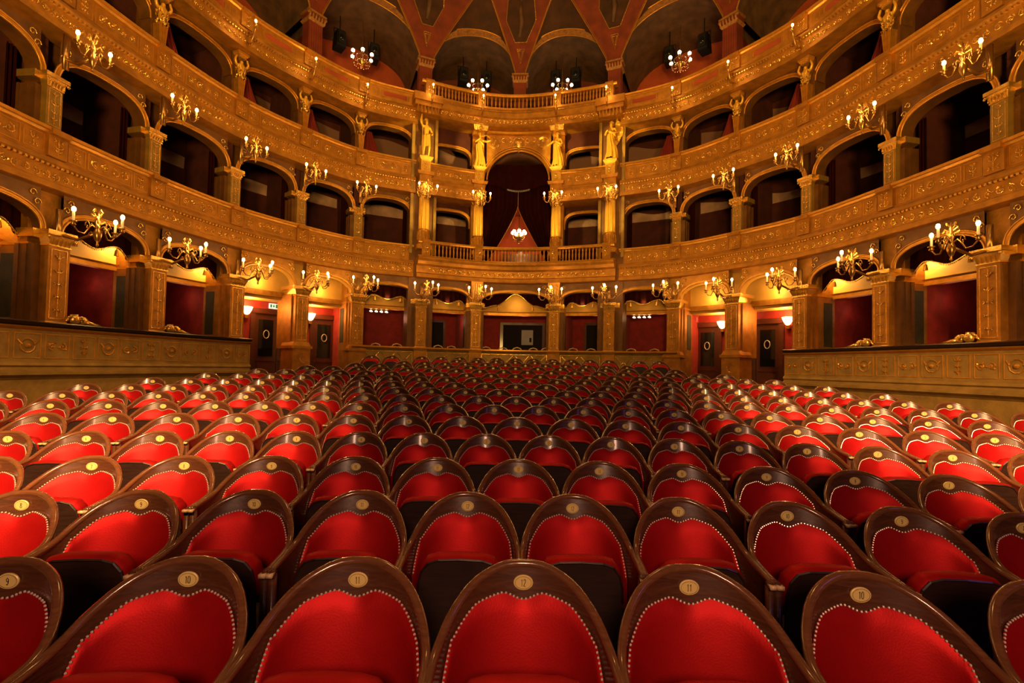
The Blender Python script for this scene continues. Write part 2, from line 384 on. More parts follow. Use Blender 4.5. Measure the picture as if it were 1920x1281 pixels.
# pilaster prototypes in local space: x along wall, -y towards the hall, origin at base
def pilaster(name, label, w, dep, zb, zc0, zc1, back, material=GOLD, relief=True, cat='pilaster', group=None, seed=1, jamb=.12, jd=.35):
    t = thing(name, label, cat, group)
    m = M(); m.box(-w / 2 - .05, w / 2 + .05, -dep - .05, back, 0, .06); m.box(-w / 2 - .03, w / 2 + .03, -dep - .03, back, .06, .13, -.03, -.03); m.build('base', GOLDM, t)
    m = M(); m.box(-w / 2, w / 2, -dep, back, .13, zc0); m.build('shaft', material, t)
    m = M(); m.box(-w / 2 - jamb, w / 2 + jamb, back, back + jd, 0, zc0); m.box(-w / 2 - jamb - .02, w / 2 + jamb + .02, back + jd * .35, back + jd * .5, 0, zc0); m.box(-w / 2 - jamb - .02, w / 2 + jamb + .02, back + jd * .8, back + jd + .02, 0, zc0); m.build('jamb', BROWN, t)
    m = M()
    H = zc1 - zc0
    m.box(-w / 2 - .015, w / 2 + .015, -dep - .015, back, zc0, zc0 + .03)
    m.box(-w / 2, w / 2, -dep, back, zc0 + .03, zc1 - H * .3, .04, .04)
    m.box(-w / 2 - .07, w / 2 + .07, -dep - .07, back + .05, zc1 - H * .3, zc1)
    m.box(-w / 2 - jamb - .03, w / 2 + jamb + .03, back - .01, back + jd + .03, zc0 + H * .45, zc1)
    for sx in (-1, 1):
        m.tube([(sx * (w / 2 + .045) + .028 * cos(a) * (1 - k / 11), -dep - .06, zc0 + H * .5 + .028 * sin(a) * (1 - k / 11)) for k, a in enumerate([j * .8 for j in range(9)])], .012, 4, False)
    for k in range(5):
        x = -w / 2 + w * (k + .5) / 5
        m.tube([(x, -dep - .01, zc0 + .02), (x, -dep - .035, zc0 + H * .35), (x, -dep - .06, zc0 + H * .5)], [.010, .017, .006], 4, False)
    m.build('capital', RELIEF, t, False)
    if relief:
        m = M(); fn = lambda u, v, h: (u, -dep - h, .13 + (zc0 - .13) / 2 + v)
        frame_rect(m, -w * .36, w * .36, -(zc0 - .13) * .46, (zc0 - .13) * .46, fn, .008)
        candelabra(m, w * .62, (zc0 - .13) * .86, fn, .010, seed)
        m.build('ornament', RELIEF, t, False)
    return t
ST = [k for k in range(-8, 9) if k != 0]
protoA = None
for k in ST:
    a = abs(k)
    if a in (3, 4): zb = floor_h(14) - .1 if a == 4 else floor_h(15) - .1
    elif a == 5: zb = .55
    else: zb = .60
    if a in (3, 4, 5): continue
    lab = 'carved gilded pilaster of the ground tier, ' + where(k)
    if protoA is None:
        protoA = pilaster('pilaster', lab, .38, .06, 0, 1.50, 1.78, .10, GOLD, seed=3); o = protoA
    else: o = copy_tree(protoA); o['label'] = lab
    place(o, k, -.02, .52)
for k in (-5, -4, -3, 3, 4, 5):
    # the pillars beside the doors stand on tall pedestals
    lab = 'tall carved pillar beside the stalls doors, ' + where(k)
    zb = floor_h(14.2 if abs(k) < 5 else 13) - .05
    t = thing('door_pillar', lab, 'pillar')
    W2 = {3: .40, 4: .42, 5: .40}[abs(k)]
    m = M(); m.box(-W2 / 2 - .07, W2 / 2 + .07, -.10, .60, zb, .42); m.box(-W2 / 2 - .11, W2 / 2 + .11, -.14, .62, .42, .50); m.box(-W2 / 2 - .08, W2 / 2 + .08, -.10, .6, .50, .62, -.05, -.03)
    m.build('pedestal', GOLD, t)
    m = M(); m.box(-W2 / 2, W2 / 2, -.05, .6, .62, 2.02); m.box(-W2 / 2 - .04, W2 / 2 + .04, .12, .95, .42, 2.05); m.build('shaft', GOLD, t)
    m = M(); m.box(-W2 / 2 - .02, W2 / 2 + .02, -.07, .62, 2.0, 2.05); m.box(-W2 / 2, W2 / 2, -.05, .6, 2.05, 2.2, .06, .05); m.box(-W2 / 2 - .10, W2 / 2 + .10, -.13, .7, 2.2, 2.30)
    for j in range(6):
        x = -W2 / 2 + W2 * (j + .5) / 6; m.tube([(x, -.06, 2.03), (x, -.09, 2.1), (x, -.12, 2.17)], [.01, .02, .006], 4, False)
    m.build('capital', RELIEF, t)
    m = M(); fn = lambda u, v, h: (u, -.05 - h, 1.32 + v)
    frame_rect(m, -W2 * .36, W2 * .36, -.64, .64, fn, .009); candelabra(m, W2 * .6, 1.2, fn, .011, 5); m.build('ornament', RELIEF, t)
    if abs(k) == 4:
        m = M(); m.tube([(.05 + .13 * cos(a), -.15, .12 + .14 * sin(a)) for a in [j * .35 for j in range(5, 15)]], .012, 5); m.build('palm_relief', RELIEF, t)
    place(t, k, -.02, 0)

# ground arches and box linings
for b in range(-8, 9):
    s0, s1 = bay_span(b); w0 = hw(s0, .40); w1 = hw(s1, .40)
    a, c = s0 + w0, s1 - w1; door = b in DOOR_BAYS
    side = 'left' if b < 0 else 'right'
    nm = 'central' if b == 0 else ORD[abs(b)] + ' bay ' + side + ' of centre'
    lab = ('round gilded arch over the stalls doorway, ' if door else 'shallow gilded arch over the ground box, ') + nm
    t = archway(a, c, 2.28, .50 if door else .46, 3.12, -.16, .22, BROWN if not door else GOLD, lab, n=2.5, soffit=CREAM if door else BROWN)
    spandrel_scroll(t, a, c, 2.28, .48, 3.1, -.16, 2.5, b)
    if door:
        # lunette wall, soffit, door wall
        slab('wall_lunette', s0, s1, -.75, -.85, 2.10, 3.2, CREAM)
        slab('wall_door_beam', s0, s1, -.70, -1.5, 1.98, 2.14, GOLD)
        slab('ceiling_door_lobby', s0, s1, -.8, -1.55, 1.90, 1.98, CREAM)
        slab('wall_lobby_' + side, s0, s1, -1.5, -1.6, -1.2, 3.2, REDWALL)
        if abs(b) == 4: pass
    else:
        # lintel band of the box and the red room behind
        slab('wall_box_lintel', s0, s1, -.85, -.95, 2.02, 3.3, CREAM)
        m = M(); sweep(m, [(-.80, 1.96), (-.80, 2.06), (-.78, 2.10), (-.96, 2.10), (-.96, 1.96)], s0, s1, 6); struct(m, 'trim_box_lintel', GOLDM)
        slab('wall_box_red_' + side, s0, s1, -2.5, -2.6, -.3, 3.3, REDWALL)
        slab('floor_box_' + side, s0, s1, .0, -2.6, -.5, -.35, FLOORM)
        if b == 0: slab('ceiling_box_central', s0, s1, -.95, -2.6, 2.3, 2.36, BROWN)
for k in ST:
    h = hw(k, .54)
    # radial partitions of ground boxes: gilded frame with a green panel in front, red lining behind
    if abs(k) == 4: continue
    m = M(); sweep(m, [(-.3, -.5), (-.3, 3.2), (-.9, 3.2), (-.9, -.5)], k - h, k + h, 1); o = struct(m, 'wall_partition_gilded', GOLD)
    m = M(); sweep(m, [(-.9, -.5), (-.9, 3.2), (-2.6, 3.2), (-2.6, -.5)], k - h, k + h, 1); struct(m, 'wall_partition_red', REDWALL)
    h2 = h * 1.04
    m = M(); sweep(m, [(-.50, .7), (-.50, 1.85), (-.80, 1.85), (-.80, .7)], k - h2, k + h2, 1); struct(m, 'wall_partition_panel', GREEN)
    h3 = h * 1.08
    m = M(); sweep(m, [(-.25, 2.0), (-.25, 2.06), (-.9, 2.06), (-.9, 2.0)], k - h3, k + h3, 1); struct(m, 'trim_partition', GOLDM)

# doors, exit signs, lobby sconces
dn = 0
door_light = []
for b in DOOR_BAYS:
    s0, s1 = bay_span(b); dn += 1
    mid = (s0 + s1) / 2; zf = floor_h(14.4) - .1; L = slen(s0, s1)
    r = bpy.data.objects.new('door_%d' % dn, None); COL.objects.link(r); tag(r, kind='structure')
    m = M(); Wd = .70; sgb = 1 if b > 0 else -1; dc = sgb * (4.0 if abs(b) == 4 else 3.12)
    m.box(-Wd - .14, -Wd, -.10, .02, zf, 1.62); m.box(Wd, Wd + .14, -.10, .02, zf, 1.62); m.box(-Wd - .14, Wd + .14, -.12, .02, 1.50, 1.66); m.build('door_frame', DOORW, r)
    for sx in (-1, 1):
        m = M(); x0, x1 = (0.01, Wd) if sx > 0 else (-Wd, -.01)
        m.box(x0, x1, -.05, .0, zf, 1.5); m.box(x0 + .1, x1 - .1, -.07, -.05, zf + .15, zf + .75); m.box(x0 + .06, x1 - .06, -.075, -.05, .02, .08)
        lf = m.build('door_leaf', DOORW, r)
        m = M(); m.box(x0 + .12, x1 - .12, -.065, -.045, .18, 1.32); m.build('window_pane', GLASSD, lf)
        m = M(); cx = (x0 + x1) / 2
        m.tube([(cx + .085 * cos(a), -.09, .86 + .125 * sin(a)) for a in [2 * pi * j / 20 for j in range(21)]], .014, 6, False); m.build('ring_handle', NAIL, lf, True)
    place(r, dc, -1.5, 0)
    # exit sign
    m = M(); t = thing('exit_sign', 'small white and green exit sign, %s doorway on the %s' % ('nearer' if abs(b) == 4 else 'farther', SD[1 if b > 0 else -1]), 'exit sign', 'exit signs above the stalls doors')
    m.box(-.14, .14, -.03, .03, 0, .16); m.build('sign_box', SIGNW, t)
    m = M(); m.box(-.12, -.07, -.036, -.03, .03, .13); m.box(.05, .125, -.036, -.03, .02, .14); m.box(-.045, .02, -.036, -.03, .07, .09)
    m.ball((-.01, -.034, .125), .014, 6, 4); m.box(-.03, .01, -.036, -.03, .04, .11); m.build('pictogram', SIGNG, t)
    place(t, dc + ((-.09 if b < 0 else -.06) if abs(b) == 4 else -.04 * sgb), -1.36, 1.68)
    # sconce
    sk = sgb * (4.47 if abs(b) == 4 else 3.47)
    t = thing('lobby_sconce', 'glowing cup shaped wall light on the red wall of the %s doorway on the %s' % ('nearer' if abs(b) == 4 else 'farther', SD[1 if b > 0 else -1]), 'wall light', 'cup wall lights in the doorways')
    m = M(); m.lathe([(.03, 0), (.07, .03), (.13, .14), (.16, .24), (.15, .24), (.11, .15), (.02, .05)], 12); m.build('glass_cup', SCONG, t, True)
    m = M(); m.box(-.05, .05, .0, .14, -.1, .0); m.build('bracket', BRASS, t)
    place(t, sk, -1.38, 1.42); P = pt(sk, -1.18, 1.72)
    light('lobby_sconce_light', 'POINT', P, 34, (1, .50, .16), .08)
    light('lunette_light', 'POINT', pt(mid, -.5, 2.35), 14, (1, .60, .2), .1)
# lights inside the ground boxes, above the lintel band
for b in range(-7, 8):
    if b in DOOR_BAYS: continue
    s0, s1 = bay_span(b); e = 7 if abs(b) <= 2 else 9
    if abs(b) > 4:
        far = s1 - .16 if b < 0 else s0 + .16
        light('box_cove_light', 'POINT', pt(far, -.62, 2.55), 42, (1, .62, .2), .06)
        light('box_room_light', 'POINT', pt((s0 + s1) / 2 + (.3 if b < 0 else -.3), -1.4, 1.7), 3.0, (1, .42, .25), .4)
    else:
        light('box_cove_light', 'POINT', pt((s0 + s1) / 2, -.45, 2.35), e, (1, .60, .18), .1)
        light('box_room_light', 'POINT', pt((s0 + s1) / 2 + .18, -1.2, 1.7), 3.5 if b else 6, (1, .42, .25), .15)

# ------------------------------------------------------------------ parapets
def parapet(name, label, s0, s1, prof_body, prof_cope, zp0, zp1, dface, frz=None, dent=None, posts=(), n=40, mt=GOLD, seed=0, panels=True, smallsub=False, capmt=None):
    t = thing(name, label, 'balcony front')
    m = M(); sweep(m, prof_body, s0, s1, n); m.build('front_wall', mt, t)
    m = M(); sweep(m, prof_cope, s0, s1, n); m.build('coping', capmt or GOLDM, t)
    if frz:
        z0, z1, d = frz; L = abs(slen(s0, s1)); cm = (s0 + s1) / 2
        nseg = max(1, round(L / 2.2))
        for i in range(nseg):
            a0 = s0 + (s1 - s0) * i / nseg; a1 = s0 + (s1 - s0) * (i + 1) / nseg; c = (a0 + a1) / 2; l = slen(a0, a1)
            m = M(); fn = lambda u, v, h: pt(c + u / l * (a1 - a0), d + h, (z0 + z1) / 2 + v)
            rinceau(m, l * .96, (z1 - z0) * .9, fn, .011, seed + i); m.build('frieze_relief', RELIEF, t)
    if dent:
        z, d = dent; L = slen(s0, s1); k = int(L / .085); m = M()
        for i in range(k):
            a = s0 + (s1 - s0) * (i + .5) / k; h = (s1 - s0) / k * .28
            m.add([pt(a - h, d, z), pt(a + h, d, z), pt(a + h, d, z + .035), pt(a - h, d, z + .035), pt(a - h, d - .05, z), pt(a + h, d - .05, z)], [(0, 1, 2, 3), (0, 4, 5, 1)])
        o = m.build('dentil_pattern', RELIEF, t)
    # pedestals and relief panels
    ps = sorted(posts)
    for k in ps:
        if not (min(s0, s1) - .01 <= k <= max(s0, s1) + .01): continue
        h = hw(k, .34) ; m = M(); lo = max(min(s0, s1), k - h); hi = min(max(s0, s1), k + h)
        sweep(m, [(dface - .02, zp0), (dface + .05, zp0), (dface + .05, zp1 - .01), (dface + .13, zp1), (dface + .13, zp1 + .10), (dface - .02, zp1 + .11)], lo, hi, 2)
        o = m.build('pedestal', mt, t)
        m = M(); l = slen(lo, hi); fn = lambda u, v, q: pt((lo + hi) / 2 + u / l * (hi - lo), dface + .05 + q, (zp0 + zp1) / 2 + v)
        candelabra(m, l * .8, (zp1 - zp0) * .8, fn, .009, int(k * 7) + seed); m.build('pedestal_relief', RELIEF, o)
    edges = [min(s0, s1)] + [k for k in ps if min(s0, s1) + .2 < k < max(s0, s1) - .2] + [max(s0, s1)]
    if panels:
        for i in range(len(edges) - 1):
            a0, a1 = edges[i], edges[i + 1]; h0 = hw(max(-8, min(8, a0)) or 1, .34)
            a0 += h0; a1 -= h0; l = slen(a0, a1)
            if l < .4: continue
            c = (a0 + a1) / 2; H = zp1 - zp0
            fn = lambda u, v, q: pt(c + u / l * (a1 - a0), dface + q, (zp0 + zp1) / 2 + v)
            m = M()
            mid = l * .52 if l > 1.2 else l * .9
            frame_rect(m, -mid / 2, mid / 2, -H * .40, H * .40, fn, .011, 4, 6)
            if l > 1.2:
                for sx in (-1, 1):
                    u0, u1 = sx * (mid / 2 + .06), sx * (l / 2 - .05)
                    frame_rect(m, min(u0, u1), max(u0, u1), -H * .40, H * .40, fn, .009, 4, 2)
            o = m.build('panel_moulding', GOLDM, t)
            m = M(); rinceau(m, mid * .9, H * .62, fn, .012, seed + i * 3); m.build('panel_relief', RELIEF, o)
            if l > 1.2:
                for sx in (-1, 1):
                    cc = sx * (mid / 2 + l / 2) / 2
                    f2 = lambda u, v, q, cc=cc: fn(u + cc, v, q)
                    m = M(); candelabra(m, (l - mid) * .22, H * .6, f2, .009, seed + i); m.build('side_relief', RELIEF, o)
    return t
def P_side(zr, d, h_panel, z_soff, wall=-.55):
    """profile from rail top zr down to soffit z_soff"""
    zp = zr - .10 - h_panel
    return [(d - .25, zr - .10), (d, zr - .10), (d, zp), (d + .04, zp - .02), (d + .05, zp - .06), (d + .13, zp - .09), (d + .14, zp - .14), (d + .08, zp - .18), (d + .05, zp - .20), (d + .05, z_soff + .16), (d + .09, z_soff + .14), (d + .10, z_soff + .03), (d + .15, z_soff), (wall, z_soff), (wall, zr - .5), (d - .25, zr - .5)]
def P_cope(zr, d): return [(d - .30, zr - .10), (d + .02, zr - .10), (d + .05, zr - .06), (d + .09, zr - .05), (d + .10, zr), (d - .30, zr)]
sides = ((-1, 'left'), (1, 'right'))
for sg, S in sides:
    a, b = sg * 9, sg * 2.14
    posts = [sg * k for k in range(3, 9)]
    parapet('balcony_parapet', 'lowest gilded balcony front with scroll panels, curving along the %s side' % S, min(a, b), max(a, b), P_side(4.19, -.14, .42, 3.06), P_cope(4.19, -.14), 3.68, 4.08, -.14, (3.22, 3.42, -.09), (3.475, -.03), posts, 44, GOLD, 11 + sg)
    parapet('balcony_parapet', 'middle gilded balcony front with scroll panels, curving along the %s side' % S, min(a, b), max(a, b), P_side(7.20, -.13, .46, 6.02), P_cope(7.20, -.13), 6.65, 7.09, -.13, (6.19, 6.38, -.08), (6.445, -.02), posts, 44, GOLD, 23 + sg)
    t = parapet('balcony_parapet', 'topmost plain panelled balcony front along the %s side' % S, min(a, b), max(a, b), P_side(9.60, -.05, .40, 8.47), P_cope(9.60, -.05), 9.12, 9.49, -.05, (8.64, 8.80, .0), (8.88, .06), posts, 44, GOLD, 37 + sg, panels=False)
    for k in range(2, 8):   # sunk plaques
        a0 = sg * (k + .5) ; l = slen(sg * k + .1, sg * k + .9) if sg > 0 else slen(-k - .9, -k - .1); w = .35 / l
        m = M(); sweep(m, [(-.055, 9.24), (-.045, 9.24), (-.045, 9.38), (-.055, 9.38)], a0 - w * .9, a0 + w * .9, 2); q = m.build('plaque', REDV, t)
        m = M(); f3 = lambda u, v, h: pt(a0 + u * w / .35, -.05 + h, 9.31 + v)
        frame_rect(m, -.36, .36, -.09, .09, f3, .012); frame_rect(m, -.62, -.46, -.13, .13, f3, .008, 4, 1); frame_rect(m, .46, .62, -.13, .13, f3, .008, 4, 1); m.build('plaque_moulding', GOLDM, q)
    # middle tier, bays beside the royal box
    a, b = sorted((sg * 1.07, sg * 1.93))
    parapet('balcony_parapet', 'short gilded balcony front rich in scrollwork on the %s of the royal box arch' % S, a, b, P_side(7.13, .04, .44, 5.98), P_cope(7.13, .04), 6.62, 7.02, .04, (6.15, 6.32, .09), None, (), 10, GOLD, 51 + sg)
# central balustrades
def balustrade(label, zr, zb, s1, d, posts, counts, prof_low, frz, zdent, seed):
    t = thing('balustrade', label, 'balustrade')
    m = M(); sweep(m, prof_low, -s1, s1, 36); m.build('cornice', GOLD, t)
    m = M(); sweep(m, [(d - .13, zr - .09), (d + .08, zr - .09), (d + .11, zr - .05), (d + .11, zr), (d - .15, zr)], -s1, s1, 36); m.build('handrail', GOLDM, t)
    m = M(); sweep(m, [(d - .13, zb - .03), (d + .09, zb - .03), (d + .09, zb + .04), (d - .13, zb + .04)], -s1, s1, 36); m.build('plinth', GOLDM, t)
    pr = M(); H = zr - .09 - (zb + .04)
    pr.lathe([(.030, 0), (.034, .03), (.018, .05), (.030, .16 * H / .45), (.036, .22 * H / .45), (.016, .34 * H / .45), (.028, .38 * H / .45), (.030, H)], 8)
    proto = None
    for i in range(len(posts) - 1):
        a0, a1 = posts[i], posts[i + 1]; h = hw(a0 if a0 else 1, .30); a0 += h; a1 -= h; n = counts[i]
        for j in range(n):
            s = a0 + (a1 - a0) * (j + .5) / n
            if proto is None: proto = pr.build('baluster', GOLDM, t, True); o = proto
            else: o = proto.copy(); COL.objects.link(o); o.parent = t
            place(o, s, d - .01, zb + .04)
    for k in posts:
        h = hw(k if k else 1, .30); lo, hi = max(-s1, k - h), min(s1, k + h)
        m = M(); sweep(m, [(d - .13, zb), (d + .10, zb), (d + .10, zr - .08), (d + .15, zr - .04), (d + .15, zr + .02), (d - .15, zr + .02)], lo, hi, 2); o = m.build('post', GOLD, t)
        m = M(); l = slen(lo, hi); fn = lambda u, v, q: pt((lo + hi) / 2 + u / l * (hi - lo), d + .10 + q, (zb + zr) / 2 + v)
        candelabra(m, l * .7, H * .8, fn, .009, seed); m.build('post_relief', RELIEF, o)
    z0, z1, df = frz; 
    for i in range(3):
        a0, a1 = posts[i], posts[i + 1]; l = slen(a0, a1); c = (a0 + a1) / 2
        m = M(); rinceau(m, l * .9, (z1 - z0) * .95, lambda u, v, h: pt(c + u / l * (a1 - a0), df + h, (z0 + z1) / 2 + v), .011, seed + i); m.build('frieze_relief', RELIEF, t)
    m = M(); k = 110
    for i in range(k):
        a = -s1 + 2 * s1 * (i + .5) / k; h = s1 / k * .55
        m.add([pt(a - h, zdent[1], zdent[0]), pt(a + h, zdent[1], zdent[0]), pt(a + h, zdent[1], zdent[0] + .03), pt(a - h, zdent[1], zdent[0] + .03)], [(0, 1, 2, 3)])
    m.build('dentil_pattern', RELIEF, t)
    return t
d1 = .22
balustrade('lower gilded balustrade with turned balusters below the royal box', 4.32, 3.76, 2.1, d1, [-1.97, -1, 1, 1.97], [13, 19, 13],
           [(-.5, 3.76), (d1 + .10, 3.76), (d1 + .22, 3.72), (d1 + .22, 3.66), (d1 + .12, 3.60), (d1 + .08, 3.50), (.08, 3.47), (.06, 3.24), (.12, 3.20), (.13, 3.08), (.16, 3.05), (-.55, 3.05)], (3.26, 3.45, .08), (3.62, d1 + .13), 71)
balustrade('upper gilded balustrade with slender balusters in front of the top gallery', 9.98, 9.44, 2.1, .16, [-1.97, -1, 1, 1.97], [14, 17, 14],
           [(-.6, 9.44), (.28, 9.44), (.38, 9.40), (.38, 9.34), (.26, 9.28), (.16, 9.16), (.10, 9.12), (.10, 8.92), (.16, 8.90), (.18, 8.80), (.06, 8.77), (-.6, 8.77)], (8.94, 9.10, .12), (9.30, .32), 83)

# stalls-level fronts
lowp = [(-.2, .56), (.10, .56), (.10, .50), (.03, .47), (.03, -.75), (-.2, -.75)]
t = thing('stalls_box_parapet', 'pale gilded parapet with crossed lattice panels behind the last row of seats', 'balcony front')
m = M(); sweep(m, [(-.2, .54), (.06, .54), (.03, .48), (.03, -.8), (-.2, -.8)], -3.08, 3.08, 40); m.build('front_wall', OLIVE, t)
m = M(); sweep(m, [(-.35, .54), (.10, .54), (.14, .57), (.14, .62), (-.35, .62)], -3.1, 3.1, 40); m.build('coping', GOLDM, t)
for b in (-2, -1, 0, 1, 2):
    s0, s1 = bay_span(b); h0 = hw(s0, .5); a0, a1 = s0 + h0, s1 - h0; l = slen(a0, a1); c = (a0 + a1) / 2
    fn = lambda u, v, q: pt(c + u / l * (a1 - a0), .03 + q, .12 + v)
    m = M(); frame_rect(m, -l / 2, l / 2, -.33, .33, fn, .012); k = max(2, round(l / .62)); w = l / k
    for i in range(k):
        cx = -l / 2 + w * (i + .5)
        for sx in (-1, 1):
            m.tube([fn(cx - sx * w * .42, -.28, .004), fn(cx - sx * w * .14, -.09, .006)], .017, 4); m.tube([fn(cx + sx * w * .14, .09, .006), fn(cx + sx * w * .42, .28, .004)], .017, 4)
        m.tube([fn(cx + .09 * cos(a), .09 * sin(a), .008) for a in [pi * j / 4 for j in range(9)]], .012, 4); m.ball(fn(cx, 0, .01), .03, 6, 3)
    m.build('lattice_relief', RELIEF, t)
for k in (-2, -1, 1, 2):
    m = M(); h = hw(k, .46); sweep(m, [(0, .5), (.09, .5), (.09, -.8), (0, -.8)], k - h, k + h, 1); m.build('pedestal', GOLD, t)
for sg, S in sides:
    t = thing('side_box_parapet', 'long gilded box front with square relief panels beside the stalls on the %s' % S, 'balcony front')
    a, b = sorted((sg * 9.2, sg * 4.84)); d = .18
    body = [(-.25, .52), (d, .50), (d, -.08), (d + .05, -.10), (d + .06, -.15), (d + .02, -.18), (d + .03, -.22), (d + .10, -.26), (d + .10, -.31), (d + .02, -.36), (d - .02, -.40), (d - .02, -1.9), (-.25, -1.9)]
    m = M(); sweep(m, body, a, b, 40); m.build('front_wall', OLIVE, t)
    m = M(); sweep(m, [(-.45, .53), (d + .02, .53), (d + .08, .55), (d + .10, .60), (d + .06, .62), (-.45, .62)], a, b, 40); m.build('coping', BOARD, t)
    m = M(); sweep(m, [(d, .46), (d + .06, .50), (d + .07, .525), (d, .525)], a, b, 40); m.build('cornice', GOLDM, t)
    e = sg * 4.84; m = M()
    L = slen(sg * 4.84, sg * 9) if sg > 0 else slen(-9, -4.84); n = 18
    for i in range(n):
        a0 = sg * 4.84 + (sg * 9 - sg * 4.84) * (i + .08) / n; a1 = sg * 4.84 + (sg * 9 - sg * 4.84) * (i + .92) / n; l = abs(slen(min(a0, a1), max(a0, a1))); c = (a0 + a1) / 2; q = abs(a1 - a0)
        fn = lambda u, v, h: pt(c + u / l * q, d + h, .19 + v)
        m = M(); frame_rect(m, -l / 2, l / 2, -.21, .21, fn, .010, 4, 2)
        o = m.build('panel_moulding', GOLDM, t); m = M()
        if i % 3 == 2: candelabra(m, l * .5, .36, fn, .010, i)
        elif i % 3 == 0:
            rinceau(m, l * .84, .34, fn, .012, i)
        else:
            m.tube([fn(.12 * cos(x), .12 * sin(x), .008) for x in [pi * j / 5 for j in range(11)]], .012, 4); m.ball(fn(0, 0, .01), .045, 8, 4, )
            m.tube([fn(-l * .4, .1, .004), fn(-.1, .02, .015)], .014, 4); m.tube([fn(l * .4, .1, .004), fn(.1, .02, .015)], .014, 4)
        m.build('panel_relief', GOLDM, o)

# ------------------------------------------------------------------ valances with tassels in the ground boxes
for b in range(-8, 9):
    if b in DOOR_BAYS: continue
    s0, s1 = bay_span(b); w = hw(s0, .42); a0, a1 = s0 + w, s1 - w; l = slen(a0, a1)
    nm = 'central' if b == 0 else ORD[abs(b)] + ' bay ' + ('left' if b < 0 else 'right') + ' of centre'
    t = thing('box_valance', 'dark crimson valance with wavy corded hem, ' + ('widest ground box on the central axis' if b == 0 else 'ground box, ' + nm), 'valance', 'valances in the ground tier boxes')
    def hem(u):
        if b == 0: return 2.22 + .52 * math.exp(-(u / .38) ** 2) - .05 * cos(6 * u) * (abs(u) > .55)
        return 2.34 + .07 * cos(2 * pi * u * .95) * -1 - .26 * max(0, abs(u) - .62) ** 1.0 * 2.2
    m = M(); dv = -.46
    m.grid(lambda u, v: pt(a0 + (a1 - a0) * u, dv + .03 * sin(u * 60) * (1 - v), hem(2 * u - 1) + (3.05 - hem(2 * u - 1)) * v), 60, 4); m.build('cloth', CURT, t, True)
    m = M(); m.tube([pt(a0 + (a1 - a0) * i / 40, dv + .03, hem(i / 20 - 1)) for i in range(41)], .014, 5)
    k = int(l / .035)
    for i in range(k):
        m.tube([pt(a0 + (a1 - a0) * (i + .5) / k, dv + .03, hem(2 * (i + .5) / k - 1)), pt(a0 + (a1 - a0) * (i + .5) / k, dv + .035, hem(2 * (i + .5) / k - 1) - .04)], .007, 3)
    m.build('corded_fringe', RELIEF, t)
    for u in (-.5, .5):
        m = M(); z = hem(u); s = a0 + (a1 - a0) * (u + 1) / 2; P = pt(s, dv + .07, z)
        m.tube([(P[0], P[1], P[2]), (P[0], P[1], P[2] - .06), (P[0], P[1], P[2] - .08), (P[0], P[1], P[2] - .20)], [.008, .010, .028, .045], 8); m.build('tassel', GOLDM, t)
    # crystal lamp row under the lintel
    if abs(b) in (2, 5, 6, 7):
        t = thing('crystal_lamp', 'glittering row of crystal bulbs, ground box, ' + nm, 'ceiling light')
        m = M(); m.box(-.32, .32, -.03, .03, 0, .03); m.build('fitting', BRASS, t)
        for j in range(4):
            m = M(); x = -.27 + .18 * j; m.tube([(x - .05, 0, -.05), (x, 0, -.02), (x + .05, 0, -.06)], [.012, .020, .012], 5); m.ball((x, 0, -.05), .022, 6, 4); m.build('bulb', BULBW, t)
        place(t, s0 + (s1 - s0) * (.42 if abs(b) == 2 else (.30 if b < 0 else .70)), -1.05, 1.93)

# ------------------------------------------------------------------ upper pilasters and arches
proto1 = None; proto2 = None
for k in ST:
    if abs(k) <= 2: continue
    lab = 'slim gilded pilaster between second storey boxes, ' + where(k)
    if proto1 is None: proto1 = pilaster('pilaster', lab, .28, .06, 0, .86, 1.10, .06, OLIVE, seed=9, jamb=.10, jd=.4); o = proto1
    else: o = copy_tree(proto1); o['label'] = lab
    place(o, k, -.28, 4.14)
for b in list(range(-8, -1)) + list(range(2, 9)):
    s0, s1 = bay_span(b); side = 'left' if b < 0 else 'right'
    w0 = hw(s0, .34 if abs(s0) != 2 else .8); w1 = hw(s1, .34 if abs(s1) != 2 else .8); a, c = s0 + w0, s1 - w1
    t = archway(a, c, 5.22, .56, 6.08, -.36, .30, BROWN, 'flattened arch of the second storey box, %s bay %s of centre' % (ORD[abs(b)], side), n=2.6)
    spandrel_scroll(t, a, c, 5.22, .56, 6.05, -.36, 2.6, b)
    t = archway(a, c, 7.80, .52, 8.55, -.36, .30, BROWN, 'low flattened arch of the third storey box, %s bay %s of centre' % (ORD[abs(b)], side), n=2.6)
    # jambs of the third storey
    # curtain at the side nearer the stage
    near = a if b < 0 else c; q = (c - a)
    t = thing('box_curtain', 'red curtain drawn aside in the third storey box, %s bay %s of centre' % (ORD[abs(b)], side), 'curtain', 'red curtains in the third storey boxes')
    m = M(); sgn = 1 if b < 0 else -1
    m.grid(lambda u, v: pt(near + sgn * q * (.02 + (.14 + .24 * (1 - v) ** 1.2) * u + .0), -.50 - .04 * sin(u * 22), 7.12 + .95 * v), 24, 6); m.build('cloth', CURT2, t, True)
    t = thing('box_curtain', 'dark red curtain edge in the second storey box, %s bay %s of centre' % (ORD[abs(b)], side), 'curtain', 'dark curtains in the second storey boxes')
    far = c if b < 0 else a
    m = M(); m.grid(lambda u, v: pt(far - sgn * q * (.02 + .11 * u), -.75 - .04 * sin(u * 18), 4.15 + 1.5 * v), 16, 3); m.build('cloth', CURT, t, True)
